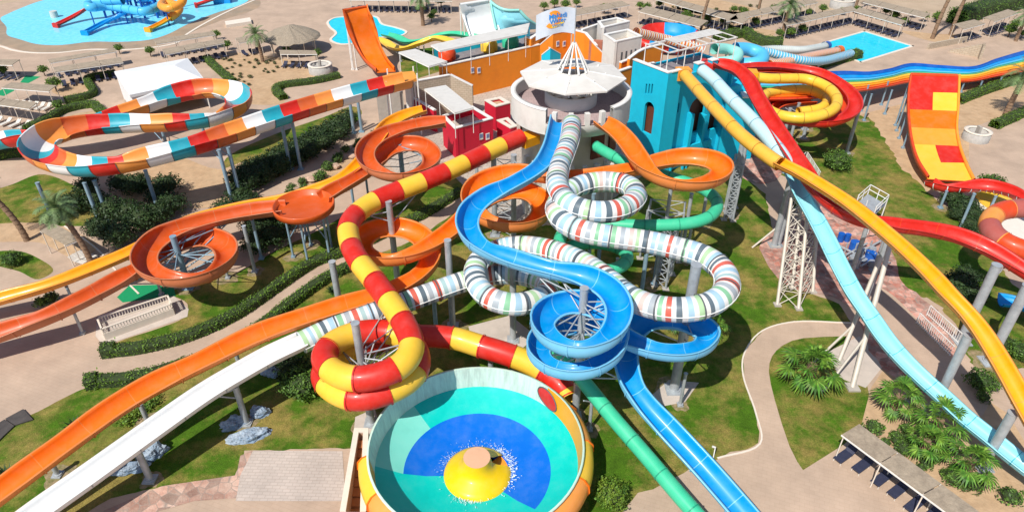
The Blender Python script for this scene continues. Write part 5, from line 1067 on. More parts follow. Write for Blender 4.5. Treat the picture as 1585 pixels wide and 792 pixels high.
for i in range(26):
    t = i / 25; x = 425 + 165 * t + rv.uniform(-10, 10); y = 318 - 108 * t + rv.uniform(-6, 6)
    if i % 3 == 2: 
        p = W(x, y); mb = MB(); pr_ = [(rv.uniform(.5, .75) * math.sin(math.pi * j / 6), .3 - .35 * math.cos(math.pi * j / 6)) for j in range(7)]; mb.lathe(pr_, (p.x, p.y, 0), 8, smooth=False); mb.v = [(a + noise.noise(Vector((a, b, c)) * 1.7) * .35, b + noise.noise(Vector((b, c, a)) * 1.7) * .35, c) for a, b, c in mb.v]
        o = mb.build('boulder', mat('pink_boulder', (.48, .33, .24), .9, .2, 2, bump=.04)); o['label'] = 'pinkish boulder in the sloping rockery between the young shrubs'; o['category'] = 'boulder'; o['group'] = 'rockery boulders'
    else: put(protos['sm'], x, y, 'young shrub among the boulders of the sloping rockery', s=rv.uniform(1.1, 1.7), group='rockery shrubs')
put(protos['b1'], 22, 409, 'round clipped bush on the small lawn at the left edge'); put(protos['big'], 1293, 262, 'big round leafy bush on the lawn below the ring slides')
put(protos['y'], 945, 775, 'yellow green bush on the lawn right of the big bowl', s=.85); put(protos['big'], 470, 610, 'leafy bush beneath the red and yellow coil', s=.95); put(protos['d1'], 455, 590, 'dark shrub beside the leafy bush under the white chute', s=.9)
put(protos['sm'], 65, 473, 'left of two small shrubs between the yellow and orange flumes', s=1.3); put(protos['sm'], 82, 468, 'taller right one of two small shrubs between the yellow and orange flumes', s=1.6)
put(protos['b1'], 1575, 552, 'round bush at the right edge below the curved hedge', s=1.1); put(protos['b1'], 1515, 600, 'loose bush between the blue chute and amber chute supports', s=1.15); put(protos['b1'], 1530, 295, 'rounded bush on the paving above the dark red flume', s=1.5)
put(protos['big'], 1225, 322, 'dark bush in shadow at the foot of the pale blue slide support', s=.6); put(protos['sm'], 1415, 388, 'bush beside the red rubble under the red flume', s=1) if 0 else None
for k, (x, y, l) in enumerate(((70, 118, 'below the long pool shade'), (93, 173, 'beside the left sun loungers'), (42, 172, 'x'), (186, 84, 'at the end of the upper left pool shade'), (234, 88, 'left of the marquee top corner'), (250, 86, 'x'), (336, 62, 'at the right end of the upper pool shade'), (353, 78, 'right of the long shade above the marquee'), (362, 76, 'x'), (492, 92, 'growing in the round stone planter'), (8, 118, 'under the upper left shade'), (445, 88, 'beside the thatched shade'))):
    if l == 'x': continue
    put(protos['top'], x, y, 'round clipped topiary ' + l, s=1.25)
put(protos['top'], 88, 142, 'wide topiary at the edge of the marquee-side sand bed', s=1.6)
for i, (x, y) in enumerate(((652, 22), (672, 26), (683, 12), (660, 10), (668, 34), (842, 18), (858, 14), (875, 17), (892, 12), (935, 22), (950, 16), (1030, 30), (1062, 35), (1090, 38), (1100, 28), (1222, 60), (1240, 52), (1205, 60), (1303, 24), (1325, 22), (1352, 14), (1370, 26), (1398, 40), (1411, 28), (1382, 34), (1428, 34), (1448, 36), (1450, 32), (1560, 58), (1580, 60), (1568, 48), (1150, 28), (1128, 50), (1118, 40), (1168, 42), (1135, 22), (1210, 30), (1196, 24), (1250, 26), (1272, 22), (1020, 14), (990, 16), (1000, 22))):
    put(protos['top'], x, y, 'small clipped tree among the shade rows at the back', s=rv.uniform(1.0, 1.7), group='clipped trees at the back')
for i in range(60):
    x = rv.uniform(345, 430); y = rv.uniform(92, 150); 
    if (x > 400 and y > 120): continue
    put(protos['dry'], x, y, 'tiny desert shrub in the sand bed right of the marquee', s=rv.uniform(.8, 1.6), group='tiny sand bed shrubs')
for i in range(34):
    x = rv.uniform(1040, 1175); y = rv.uniform(10, 50); put(protos['dry'], x, y, 'scattered desert shrub in the sandy strip behind the pools', s=rv.uniform(1, 2.6), group='desert strip shrubs')
for i in range(16):
    t = rv.random(); put(protos['sm'], 1350 + 150 * t + rv.uniform(-12, 25), 655 + 125 * t + rv.uniform(-14, 10), 'low shrub in the sand bed beside the lower right shade', s=rv.uniform(.7, 1.3), group='shrubs beside the shade roof')
for x, y, s in ((1350, 668, 1.5), (1395, 700, 1.3), (1520, 620, 1.2), (1500, 755, 1.6), (1470, 745, 1.4), (1560, 775, 1.6)): put(protos['sm'], x, y, 'low shrub in the sand bed beside the lower right shade', s=s, group='shrubs beside the shade roof')
for x, y, s in ((118, 658, 1), (15, 735, 1), (8, 748, .8)):
    pass
for x, y, s in ((1470, 318, .8), (1488, 332, .9), (1505, 345, .8), (1520, 352, .8), (1498, 358, .7), (1515, 372, .7), (1535, 380, .7), (1478, 340, .6), (1480, 455, .9), (1500, 470, .8), (1490, 440, .8), (1475, 465, .7)): put(protos['d1'], x, y, 'dark shrub under the dark red flume at the right', s=s, group='shrubs under the right hand flumes')
# tubular agaves and flower bed
def spiky(label, x, y, r, n=34):
    p = W(x, y); t = thing('agave', label, 'plant', p); mb = MB()
    for k in range(n):
        a = k * 2.4; e = .25 + .9 * (k / n); L_ = r * rv.uniform(.8, 1.1); d = Vector((math.cos(a) * math.cos(e), math.sin(a) * math.cos(e), math.sin(e))); w = Vector((-math.sin(a), math.cos(a), 0)) * .06
        mb.add([p + w * .6, p + d * L_ * .5 + w, p + d * L_, p + d * L_ * .5 - w, p - w * .6], [(0, 1, 3, 4), (1, 2, 3)])
    mb.build('leaf_rosette', M_DARKB, t)
spiky('spiky dark agave on the lawn left of the orange flume', 118, 662, .95); spiky('spiky dark agave beside white rocks at the left edge', 12, 738, 1.0); spiky('spiky agave on the lawn by the grey post left of the red and yellow tube', 515, 452, .8)
fb = thing('flower_bed', 'patch of yellow green flowering plants between the orange and white flumes', 'flower bed', W(215, 645)); fb['kind'] = 'stuff'
pl = []
for k in range(900):
    t = rv.random(); p = W(190 + 55 * t + rv.uniform(-9, 9), 658 - 40 * t + rv.uniform(-7, 7)); pl.append((p + Vector((0, 0, rv.uniform(.05, .45))), Vector((0, 0, 1))))
mb = MB(); leaves(mb, pl, .10); mb.build('leaves', M_YEL, fb)
# --- fan palms
def fan_proto(i, R_=1.7, n=17, trunk=1.7):
    t = thing('fan_palm', 'fan', 'palm tree', (0, 0, 0)); mb = MB(); mb.tube((0, 0, 0), (0, 0, trunk), .32, .24, n=10); mb.tube((0, 0, trunk * .3), (0, 0, trunk + .1), .36, .30, n=9); mb.build('trunk', M_TRUNK, t)
    for k in range(n):
        a = k * 2.399 + rv.uniform(-.2, .2); e = R(-35 + 115 * (k / n)) + rv.uniform(-.2, .2); pl_ = R_ * rv.uniform(.45, .8); d = Vector((math.cos(a) * math.cos(e), math.sin(a) * math.cos(e), math.sin(e)))
        b = Vector((0, 0, trunk)); c = b + d * pl_ - Vector((0, 0, .12)); mb = MB(); mb.tube(b, c, .025, .018, n=4)
        side = Vector((-math.sin(a), math.cos(a), 0)); dn = (d - Vector((0, 0, .25))).normalized(); up = side.cross(dn).normalized(); fr = R_ * rv.uniform(.50, .68); N_ = 17
        for j in range(N_):
            q = R(-115 + 230 * j / (N_ - 1)); dd = (dn * math.cos(q) + side * math.sin(q)).normalized(); fold = up * (.05 if j % 2 else -.02); ww = side * math.cos(q) - dn * math.sin(q); L_ = fr * (1 - .22 * abs(q) / 2) * rv.uniform(.9, 1.05)
            m1 = c + dd * L_ * .55 + fold; m2 = c + dd * L_ - Vector((0, 0, .22 * L_ + rv.random() * .14)); mb.add([c, m1 + ww * L_ * .078, m2, m1 - ww * L_ * .078], [(0, 1, 2, 3)])
        mb.build('fan_leaf', M_PALMF, t)
    return t
f1, f2 = fan_proto(0), fan_proto(1, 1.6, 15)
for k, (x, y, s, lab) in enumerate(((1247, 598, 1.25, 'fan palm alone on the small lawn island left of the shade roof'), (1382, 640, 1.02, 'fan palm at the upper left of the sand bed, nearest the rubble slope'), (1442, 676, 1.0, 'fan palm in the middle of the sand bed beside the pale blue chute'), (1424, 704, .85, 'fan palm crowding the front of the middle one in the sand bed'), (1490, 738, .95, 'fan palm lowest in the sand bed beside the end of the shade roof'))):
    put((f1, f2)[k % 2], x, y, lab, s=s)
put(f2, 1100, 520, 'small fan palm under the right blue loop', s=.75); put(f1, 745, 400, 'small fan palm behind the blue flume', s=.5); put(f2, 1045, 510, 'low fan palm inside the big striped loop', s=.7); put(f1, 630, 610, 'x', s=.6) if 0 else None
# --- date palms
def date_proto(H_, lean, crown, n=38, tr=.26, green=M_DATE):
    t = thing('date_palm', 'date', 'palm tree', (0, 0, 0)); top = Vector((lean, 0, H_)); mb = MB(); N_ = 14; pv = None
    for i in range(N_ + 1):
        s = i / N_; c = Vector((lean * s * s, 0, H_ * s)); r = tr * (1.15 - .25 * s) 
        if pv: mb.tube(pv[0], c, pv[1] * 1.12, r * .92, n=9)
        pv = (c, r)
    mb.build('trunk', M_TRUNK, t); mb = MB()
    for k in range(n):
        a = k * 2.399; e = R(75 - 105 * (k / n)) + rv.uniform(-.1, .1); pts = []; d = Vector((math.cos(a) * math.cos(e), math.sin(a) * math.cos(e), math.sin(e))); p = top.copy(); S = 9
        for j in range(S + 1): pts.append(p.copy()); p = p + d * crown / S; d = (d - Vector((0, 0, .13 + .02 * j))).normalized()
        for j in range(S):
            T = (pts[j + 1] - pts[j]).normalized(); sd_ = T.cross(Vector((0, 0, 1))).normalized(); up = sd_.cross(T); ll = crown * .24 * math.sin(math.pi * (j + 1.2) / (S + 2)) + .05
            mb.add([pts[j] + sd_ * .02, pts[j + 1] + sd_ * .02, pts[j + 1] - sd_ * .02, pts[j] - sd_ * .02], [(0, 1, 2, 3)])
            for sg in (-1, 1):
                for h_ in (0, .33, .66):
                    b = pts[j].lerp(pts[j + 1], h_); tip = b + sd_ * sg * ll + T * ll * .55 + up * ll * .25 - Vector((0, 0, ll * .25)); mb.add([b, b + T * .07, tip], [(0, 1, 2)])
    mb.build('crown', green, t); return t
d1 = date_proto(6.2, -1.2, 2.1, 30, .24); put(d1, 142, 408, 'pale date palm with a ringed reddish trunk beside the small shade with three loungers', rz=0); d1['label'] = 'pale date palm with a ringed reddish trunk beside the small shade with three loungers'
d2 = date_proto(7.0, -2.6, 2.5, 30, .26); put(d2, 42, 372, 'leaning date palm at the left edge with a dark trunk', rz=0)
d3 = date_proto(4.6, -.3, 2.3, 26); put(d3, 407, 96, 'date palm left of the thatched round umbrella', rz=0)
put(d3, 655, 40, 'palm with bare trunk beside the shade rows at the top centre', rz=1, s=1.25); put(d3, 1211, 56, 'palm on the paving left of the rectangular pool', rz=2, s=1.25); put(d3, 1556, 180, 'palm with fresh green crown right of the chequered ramp', rz=3, s=1.3); put(d3, 1572, 64, 'palm at the upper right shade roof', rz=1.4, s=1.0)
d4 = date_proto(13, 2.4, 2.8, 26, .3)
for x, y, rz, s, lab in ((1443, 60, .2, 1, 'left of two tall leaning palm trunks in the walled sand planter'), (1471, 54, .5, .95, 'right of two tall leaning palm trunks in the walled sand planter'), (1084, 50, .1, .85, 'tall palm trunk behind the small red and blue bowl'), (1322, 20, .3, .8, 'palm trunk beside the round white planter at the top'), (1172, 24, -.2, .8, 'thin palm trunk in the desert strip at the top')): put(d4, x, y, lab, rz=rz, s=s)
# --- artificial white-blue rocks
M_ROCK = mat('blue_white_rock', (.38, .45, .52), .9, .3, 2.5, bump=.12, bscale=6, col2=(.18, .26, .36), c2lo=.4, c2hi=.6)
def rock(label, x, y, sx, sy, h, rz=0):
    p = W(x, y); t = thing('rock', label, 'rock', p); mb = MB(); n1, n2 = 26, 14; vs = []
    for j in range(n2 + 1):
        for i in range(n1):
            a = 2 * math.pi * i / n1; b = math.pi * .5 * j / n2; d = Vector((math.cos(a) * math.cos(b), math.sin(a) * math.cos(b), math.sin(b))); f = 1 + .45 * noise.noise(d * 1.6 + p) + .2 * noise.noise(d * 4 + p) + .1 * noise.noise(d * 11 + p)
            q = Matrix.Rotation(rz, 3, 'Z') @ Vector((d.x * sx * f, d.y * sy * f, d.z * h * f)); vs.append(p + q)
    mb.add(vs, [(j * n1 + i, j * n1 + (i + 1) % n1, (j + 1) * n1 + (i + 1) % n1, (j + 1) * n1 + i) for j in range(n2) for i in range(n1)], 0, False); mb.build('stone', M_ROCK, t)
for k, (x, y, sx, sy, h, rz, l) in enumerate(((362, 658, .9, .55, .7, .3, 'left of the post under the white chute'), (388, 676, 1.5, .6, .6, .35, 'in front of the post under the white chute, largest'), (404, 640, .7, .5, .7, 0, 'behind the post under the white chute'), (202, 726, 1.2, .55, .7, .2, 'left of the lower post of the white chute'), (236, 704, 1.0, .6, .9, .4, 'right of the lower post of the white chute'), (420, 578, .8, .5, .7, 0, 'beneath the upper end of the white chute'), (5, 752, .6, .5, .6, 0, 'at the left edge beside the agave'))):
    rock('rugged blue white artificial rock ' + l, x, y, sx, sy, h, rz)
# ================================================================== furniture
M_THATCH = mat('dry_slat_roof', (.36, .29, .21), .9, .25, 3, bump=.03, bscale=14, col2=(.28, .22, .16), c2lo=.45, c2hi=.7)
_t = M_THATCH.node_tree
M_LW = mat('lounger_white', (.62, .58, .52), .7, .08, 3); M_LD = mat('lounger_navy', (.03, .035, .07), .6, .2, 3)
def lounger_proto(m, lab, g_):
    t = thing('sun_lounger', lab, 'sun lounger', (0, 0, 0), g_); mb = MB(); mb.box((.35, 0, .33), (1.3, .62, .08)); mb.build('mattress', m, t)
    mb = MB(); M_ = Matrix.Rotation(R(-32), 3, 'Y'); mb.box((-.55, 0, .50), (.75, .62, .08), M=Matrix.Rotation(R(32), 3, 'Y')); mb.build('backrest', m, t)
    for sx in (-.2, .9):
        for sy in (-.26, .26): mb = MB(); mb.box((sx, sy, .145), (.05, .05, .29)); mb.build('leg', M_LW, t)
    return t
lw = lounger_proto(M_LW, 'white sun lounger', 'white sun loungers'); ld = lounger_proto(M_LD, 'navy sun lounger', 'navy sun loungers')
def putl(proto, p, rz, label, group, s=1):
    k = proto.name + 'L'; o = proto if k not in used else copy_tree(proto); used[k] = 1; place(o, p, rz, s, label); o['group'] = group
def shade(label, quad, h=2.5, np_=4, loungers=None, rows=1, posts2=True, dirv=None, cnt=None, lab2=None, off=.2):
    P = [W(x, y, h) for x, y in quad]; c = sum(P, Vector()) / 4; root = thing('shade_roof', label, 'shade roof', (c.x, c.y, 0)); L_ = (P[1] - P[0]).length; nb = max(2, round(L_ / 3.2))
    for i in range(nb):
        a, b = i / nb, (i + 1) / nb; q = [P[0].lerp(P[1], a + .004), P[0].lerp(P[1], b - .004), P[3].lerp(P[2], b - .004), P[3].lerp(P[2], a + .004)]
        mb = MB(); mb.prism([(v.x, v.y) for v in q], h, h + .06 + .02 * (i % 2)); mb.build('roof_panel', M_THATCH, root)
    for a, b in ((0, 1), (3, 2)): cap(z0(P[a]), z0(P[b]), .08, h - .12, root, WHITEP, 'beam', .1)
    for i in range(nb + 1):
        for e in ((.06, .94) if posts2 else (.5,)):
            q = P[0].lerp(P[1], min(.985, max(.015, i / nb))).lerp(P[3].lerp(P[2], min(.985, max(.015, i / nb))), e); mb = MB(); mb.tube((q.x, q.y, 0), (q.x, q.y, h), .045, n=6); mb.build('post', M_CREAM, root)
    if loungers:
        u = (P[1] - P[0]).normalized(); v = Vector((-u.y, u.x, 0)); v = v if v.y < 0 else -v; k = cnt or int(L_ / 1.15); ww = (P[3] - P[0]).length
        for i in range(k):
            q = z0(P[0].lerp(P[1], (i + .5) / k).lerp(P[3].lerp(P[2], (i + .5) / k), .5)) + v * (off + (ww * .1)); putl(loungers, q, math.atan2(v.y, v.x), (lab2 or 'sun lounger in the row under the') + '', lab2 or label)
    return root
shade('slatted shade roof on posts nearest the kids pool, left one', [(73, 93), (178, 75), (181, 80), (78, 98)], 2.5, loungers=ld, lab2='dark lounger under the left shade roof nearest the kids pool')
shade('slatted shade roof on posts in front of the left pool side shade', [(82, 105), (187, 89), (191, 97), (87, 112)], 2.5, loungers=ld, lab2='dark lounger under the front left shade roof above the hedge')
shade('slatted shade roof on posts nearest the kids pool, right one', [(238, 62), (330, 49), (334, 54), (243, 69)], 2.5, loungers=ld, lab2='dark lounger under the right shade roof nearest the kids pool')
shade('slatted shade roof with cream posts just above the white marquee', [(250, 77), (345, 60), (348, 67), (256, 85)], 2.5, loungers=ld, lab2='dark lounger under the shade roof just above the marquee')
shade('slatted shade roof over six white loungers left of the L shaped hedge', [(18, 128), (88, 133), (76, 142), (2, 136)], 2.5, loungers=lw, cnt=7, lab2='white lounger in the row of seven left of the L shaped hedge', off=1.4)
shade('slatted shade roof over white loungers at the left edge, lower row', [(-40, 146), (58, 160), (46, 169), (-55, 155)], 2.5, loungers=lw, cnt=7, lab2='white lounger in the lower row at the left edge', off=1.4)
shade('slatted shade roof at the left edge above the green mats', [(-40, 92), (31, 93), (19, 101), (-55, 99)], 2.5, loungers=ld, lab2='dark lounger under the shade at the left edge above the green mats')
shade('small slatted shade roof beside the pale date palm', [(62, 358), (84, 346), (126, 370), (102, 380)], 2.5, loungers=lw, cnt=3, lab2='white lounger under the small shade by the pale date palm', off=1.5)
shade('beige shade roof in front of the thatched umbrella', [(432, 78), (488, 79), (491, 84), (434, 84)], 2.3, loungers=ld, lab2='lounger under the beige shade in front of the umbrella')
shade('beige shade roof left of the date palm', [(364, 60), (398, 53), (404, 61), (370, 67)], 2.5, loungers=ld, lab2='lounger under the beige shade left of the date palm')
shade('shade roof at the top centre with sun loungers in its shadow', [(540, -8), (700, -6), (700, 2), (540, 0)], 2.6, loungers=ld, lab2='dark lounger in the top centre row')
shade('shade roof at the top right of centre, left one', [(833, 26), (962, 2), (975, 8), (842, 34)], 2.6, loungers=ld, lab2='dark lounger under the shade behind the flag')
shade('long shade roof slanting behind the small red and blue bowl', [(1000, 10), (1096, 33), (1084, 42), (988, 18)], 2.6, loungers=ld, lab2='dark lounger under the shade behind the bowl')
shade('long shade roof along the desert strip at the top', [(1020, -8), (1160, 30), (1150, 37), (1010, -2)], 2.6, loungers=ld, lab2='dark lounger under the desert side shade')
shade('shade roof at the top between the two thin palms', [(1120, 26), (1258, -2), (1266, 4), (1124, 34)], 2.6, loungers=ld, lab2='dark lounger under the rear shade left of the pool')
shade('shade roof left of the rectangular pool', [(1210, 33), (1318, 10), (1327, 16), (1217, 40)], 2.6, loungers=ld, lab2='dark lounger under the shade left of the pool')
shade('shade roof at the upper right side of the rectangular pool', [(1330, 12), (1402, 33), (1396, 39), (1322, 18)], 2.6, loungers=ld, lab2='dark lounger under the shade behind the pool')
shade('shade roof in the desert strip behind the pool', [(1345, -2), (1440, 22), (1432, 28), (1336, 4)], 2.6, loungers=ld, lab2='dark lounger under the rear shade behind the pool')
shade('pale shade roof right of the tall palm trunks', [(1476, 38), (1508, 31), (1525, 37), (1492, 46)], 2.6, loungers=ld, lab2='dark lounger right of the tall palm trunks')
shade('pale shade roof in the upper right corner', [(1522, 28), (1560, 15), (1577, 20), (1540, 34)], 2.9, loungers=ld, lab2='dark lounger under the upper right corner shade')
r_ = shade('large slatted shade roof over navy loungers at the lower right', [(1302.6, 672), (1480, 805), (1516, 792), (1329, 656)][::1] if 0 else [(1302.6, 672), (1500, 818), (1530, 803), (1329, 656)], 2.4, posts2=True)
A_, B_ = W(1302.6, 672, 0), W(1500, 818, 0); u = (B_ - A_).normalized(); v = Vector((u.y, -u.x, 0)); v = v if v.x < 0 else -v
for i, (x, y) in enumerate(((1306, 707), (1334, 722), (1364, 742), (1389, 760), (1415, 782), (1440, 800))): putl(ld, W(x + 2, y, 0), math.atan2(v.y, v.x), 'navy lounger half out of the shade of the lower right roof', 'navy loungers at the lower right')
p_ = [W(x, y) for x, y in ((1298, 715), (1330, 690), (1480, 830), (1460, 850))]
# thatched umbrella, planters
um = thing('thatched_umbrella', 'wide round thatched umbrella on posts above its round shadow', 'umbrella', W(450, 78)); p = W(450, 50, 3.4); um.location = (p.x, p.y, 0)
mb = MB(); mb.lathe([(0, 4.6), (1.2, 4.3), (3.2, 3.6), (4.6, 2.9), (4.9, 2.6), (4.6, 2.6), (3, 3.2), (0, 4.2)], (p.x, p.y, 0), 36, smooth=False); mb.v = [(a + noise.noise(Vector((a, b, c)) * 2) * .22, b + noise.noise(Vector((b, a, c)) * 2) * .22, c + noise.noise(Vector((b, c, a)) * 2.5) * .18) for a, b, c in mb.v]; mb.build('thatch', mat('thatch', (.33, .27, .20), .95, .3, 4, bump=.1, bscale=10), um)
for k in range(8): a = k * .785; mb = MB(); mb.tube((p.x + 3.8 * math.cos(a), p.y + 3.8 * math.sin(a), 0), (p.x + 3.8 * math.cos(a), p.y + 3.8 * math.sin(a), 3.0), .09, n=7); mb.build('post', M_CREAM, um)
def roundpl(x, y, label, r=2.0, h=1.3, wall_=True):
    p = W(x, y, 0); t = thing('round_planter', label, 'planter', p); mb = MB(); mb.lathe([(r, 0), (r, h), (r - .4, h), (r - .4, h - .5), (0, h - .5)], p, 36); mb.build('ring_wall', mat('grey_stone_ring', (.42, .40, .37), .9, .15, 3, col2=(.34, .33, .31)), t)
    mb = MB(); mb.lathe([(r + .05, h + .003), (r + .05, h + .1), (r - .45, h + .1), (r - .45, h + .003)], p, 36); mb.build('coping', M_CREAM, t)
    mb = MB(); mb.box((p.x, p.y, h), (.3, .7, 1.3)); mb.build('divider', CONC, t); return t
roundpl(497, 112, 'round grey stone planter with a topiary left of the orange ramp', 1.9); roundpl(1509, 216, 'round pale stone basin on the paving right of the chequered ramp', 1.6, 1.2); roundpl(1302, 12, 'round white planter at the top between the palms', 2.4, 1.6)
# cream slatted equipment box lower left
bx = thing('slatted_enclosure', 'long cream slatted enclosure with rail fence top on the pad at the left', 'enclosure', W(210, 490))
Q = [W(150, 492, 1.2), W(259, 457, 1.2), (W(265, 470, 1.2)), W(157, 509, 1.2)]
for i in range(4):
    a, b = Q[i], Q[(i + 1) % 4]; d = b - a; u = z0(d).normalized(); mb = MB(); mb.box(((a.x + b.x) / 2, (a.y + b.y) / 2, .35), (d.length, .1, .7), math.atan2(d.y, d.x)); mb.build('side_panel', M_CREAM, bx)
    mb = MB(); mb.box(((a.x + b.x) / 2, (a.y + b.y) / 2, 1.2), (d.length + .1, .14, .08), math.atan2(d.y, d.x)); mb.build('top_rail', M_CREAM, bx)
    for k in range(int(d.length / .22)): q = z0(a) + u * (k + .5) * .22; mb = MB(); mb.box((q.x, q.y, .93), (.07, .05, .46), math.atan2(d.y, d.x)); mb.build('slat', M_CREAM, bx)
mb = MB(); mb.prism([(q.x, q.y) for q in Q], .5, .56); mb.build('lid', M_CON2, bx)
# stair pit beside the bowl
sp_ = thing('stair_pit', 'stairwell with tan walls and a white railing beside the left edge of the big bowl', 'stairs', W(555, 740))
Q = [W(527, 792, 1.6), W(549, 664, 1.6), W(570, 664, 1.6), W(566, 792, 1.6)]; M_TAN = mat('tan_render', (.50, .33, .22), .8, .1, 2)
for i in range(4):
    a, b = z0(Q[i]), z0(Q[(i + 1) % 4]); u = (b - a).normalized(); cc = sum(Q, Vector()) / 4; nn = Vector((-u.y, u.x, 0)); nn = nn if nn.dot(z0(cc) - a) > 0 else -nn
    if i != 3: mb = MB(); mb.wall(a, u, rect(.3 * (i == 1), 0, (b - a).length - .3 * (i == 1), 1.6), [], .3, nn); mb.build('wall', M_TAN, sp_); cap(a + nn * .15, b + nn * .15, .36, 1.6 + .002 * i, sp_, M_CREAM)
    else:
        for k in range(12): q = a.lerp(b, (k + .5) / 12); mb = MB(); mb.box((q.x, q.y, .75), (.05, .05, 1.5), 0); mb.build('baluster', WHITEP, sp_)
        mb = MB(); mb.box(((a.x + b.x) / 2, (a.y + b.y) / 2, 1.52), ((b - a).length, .08, .08), math.atan2(u.y, u.x)); mb.build('handrail', WHITEP, sp_)
for k in range(9): 
    q = (Q[0].lerp(Q[1], .05 + k * .1) + Q[3].lerp(Q[2], .05 + k * .1)) / 2; mb = MB(); mb.box((q.x, q.y, .04 + .075 * k), (1.0, .62, .08 + .15 * k)); mb.build('step', mat('orange_tile', (.42, .17, .06), .8, .15, 3), sp_)
# railings by the ramp on the right
def rail(label, a, b, h=1.1, gap=.22, par=None, m=WHITEP):
    A_, B_ = W(*a), W(*b); u = (B_ - A_).normalized(); root = par or thing('railing', label, 'railing', A_); L_ = (B_ - A_).length
    for z in (h, .18): mb = MB(); mb.box((A_ + B_) / 2 + Vector((0, 0, z)), (L_, .06, .06), math.atan2(u.y, u.x)); mb.build('rail', m, root)
    for k in range(int(L_ / gap) + 1):
        q = A_ + u * min(L_, k * gap); mb = MB(); mb.box(q + Vector((0, 0, h / 2)), (.035, .035, h - .05) if k % 7 else (.07, .07, h), math.atan2(u.y, u.x)); mb.build('baluster', m, root)
    return root
rail('cream ramp railing nearer the rubble slope', (1418, 500), (1470, 552)); rail('cream ramp railing on the far side of the ramp path', (1434, 488), (1482, 532))
rail('white railing on the lawn beside the amber chute start', (1234, 262), (1244, 250), 1.3); rail('white sloping railing below the ring slides', (1246, 250), (1266, 282), 1.3)
# inspection platform
pl_ = thing('service_platform', 'white steel service platform with handrails on the lawn behind the amber chute', 'platform', W(1350, 340)); Q = [W(1325, 316, 2.2), W(1343, 300, 2.2), W(1371, 316, 2.2), W(1352, 334, 2.2)]
mb = MB(); mb.prism([(q.x, q.y) for q in Q], 2.1, 2.2); mb.build('deck', GALV, pl_)
for i in range(4):
    a, b = Q[i], Q[(i + 1) % 4]; mb = MB(); mb.tube((a.x, a.y, 0), (a.x, a.y, 3.3), .07, n=6); mb.build('post', WHITEP, pl_); m_ = (a + b) / 2; mb = MB(); mb.tube((m_.x, m_.y, 2.2), (m_.x, m_.y, 3.3), .05, n=6); mb.build('post', WHITEP, pl_)
    if i == 3: continue
    for z in (3.3, 2.75): mb = MB(); mb.tube((a.x, a.y, z), (b.x, b.y, z), .045, n=6); mb.build('handrail', WHITEP, pl_)
    mb = MB(); mb.tube((a.x, a.y, .2), (b.x, b.y, 2.0), .05, n=6); mb.build('brace', WHITEP, pl_)
# --- lattice tower carrying the speed slides
def lattice(label, bases, topz, n=8, m=GALV, r=.1, shrink=.75, topc=None):
    B_ = [W(x, y) for x, y in bases]; c = sum(B_, Vector()) / len(B_); root = thing('lattice_tower', label, 'tower', c); tc = topc or c; T_ = [Vector((tc.x + (b.x - c.x) * shrink, tc.y + (b.y - c.y) * shrink, topz)) for b in B_]; K = len(B_)
    for i in range(K): mb = MB(); mb.tube(B_[i], T_[i], r * 1.3, n=8); mb.build('leg', m, root); mb = MB(); mb.box(B_[i] + Vector((0, 0, .06)), (.6, .6, .12)); mb.build('footing', CONC, root)
    for i in range(K):
        for j in range(n):
            a0, a1 = B_[i].lerp(T_[i], j / n), B_[i].lerp(T_[i], (j + 1) / n); b0, b1 = B_[(i + 1) % K].lerp(T_[(i + 1) % K], j / n), B_[(i + 1) % K].lerp(T_[(i + 1) % K], (j + 1) / n)
            mb = MB(); mb.tube(a0, b1, .045, n=5); mb.tube(b0, a1, .045, n=5); mb.tube(a1, b1, .045, n=5); mb.build('lattice_panel', m, root)
    return root
lattice('pale steel lattice tower with crossed bracing under the amber and blue speed slides', [(1203, 472), (1236, 478), (1258, 452), (1226, 446)], 7.6, 7, mat('cream_steel', (.58, .52, .44), .5, .1, 3, metal=.1), .12, .8, W(1247, 300, 7.6))
lattice('grey lattice tower under the striped and green tubes, right of centre', [(1012, 442), (1030, 448), (1040, 425), (1022, 420)], 6.0, 6, GALV, .08, .9)
lattice('grey lattice tower right of the orange spiral', [(1120, 340), (1134, 342), (1138, 322), (1122, 320)], 6.4, 7, GALV, .09, .9)
lattice('grey lattice tower beneath the round tower front', [(905, 330), (930, 332), (930, 312), (905, 310)], 7.0, 6, GALV, .08, .9)
lattice('grey lattice tower behind the two masts of the orange spiral', [(764, 362), (794, 366), (794, 348), (768, 345)], 7.5, 7, GALV, .06, .95)
lattice('grey lattice frame under the orange loop on the right', [(990, 400), (1050, 405), (1052, 385), (996, 380)], 5.4, 4, GALV, .08, .9)
# machinery in the shade under the red flume
pm = thing('pump_station', 'cluster of blue drums and grey pipes in the shade of the red flume', 'pumps', W(1320, 400))
rp = random.Random(2)
for k in range(10):
    p = W(1298 + rp.random() * 52, 372 + rp.random() * 42); mb = MB(); mb.tube(p, p + Vector((0, 0, rp.uniform(.6, 1.3))), rp.uniform(.25, .5), n=14); mb.build('drum', FGC['deepblue'] if k % 2 else GALV, pm)
for k in range(12):
    p = W(1295 + rp.random() * 58, 365 + rp.random() * 52); a = rp.choice((.6, .62, 2.2)); d = Vector((math.cos(a), math.sin(a), 0)) * rp.uniform(1, 2.2); mb = MB(); mb.tube(p + Vector((0, 0, .5)) - d, p + Vector((0, 0, .5)) + d, .1, n=8); mb.tube(p, p + Vector((0, 0, 1.2)), .08, n=8); mb.build('pipe', GALV, pm)
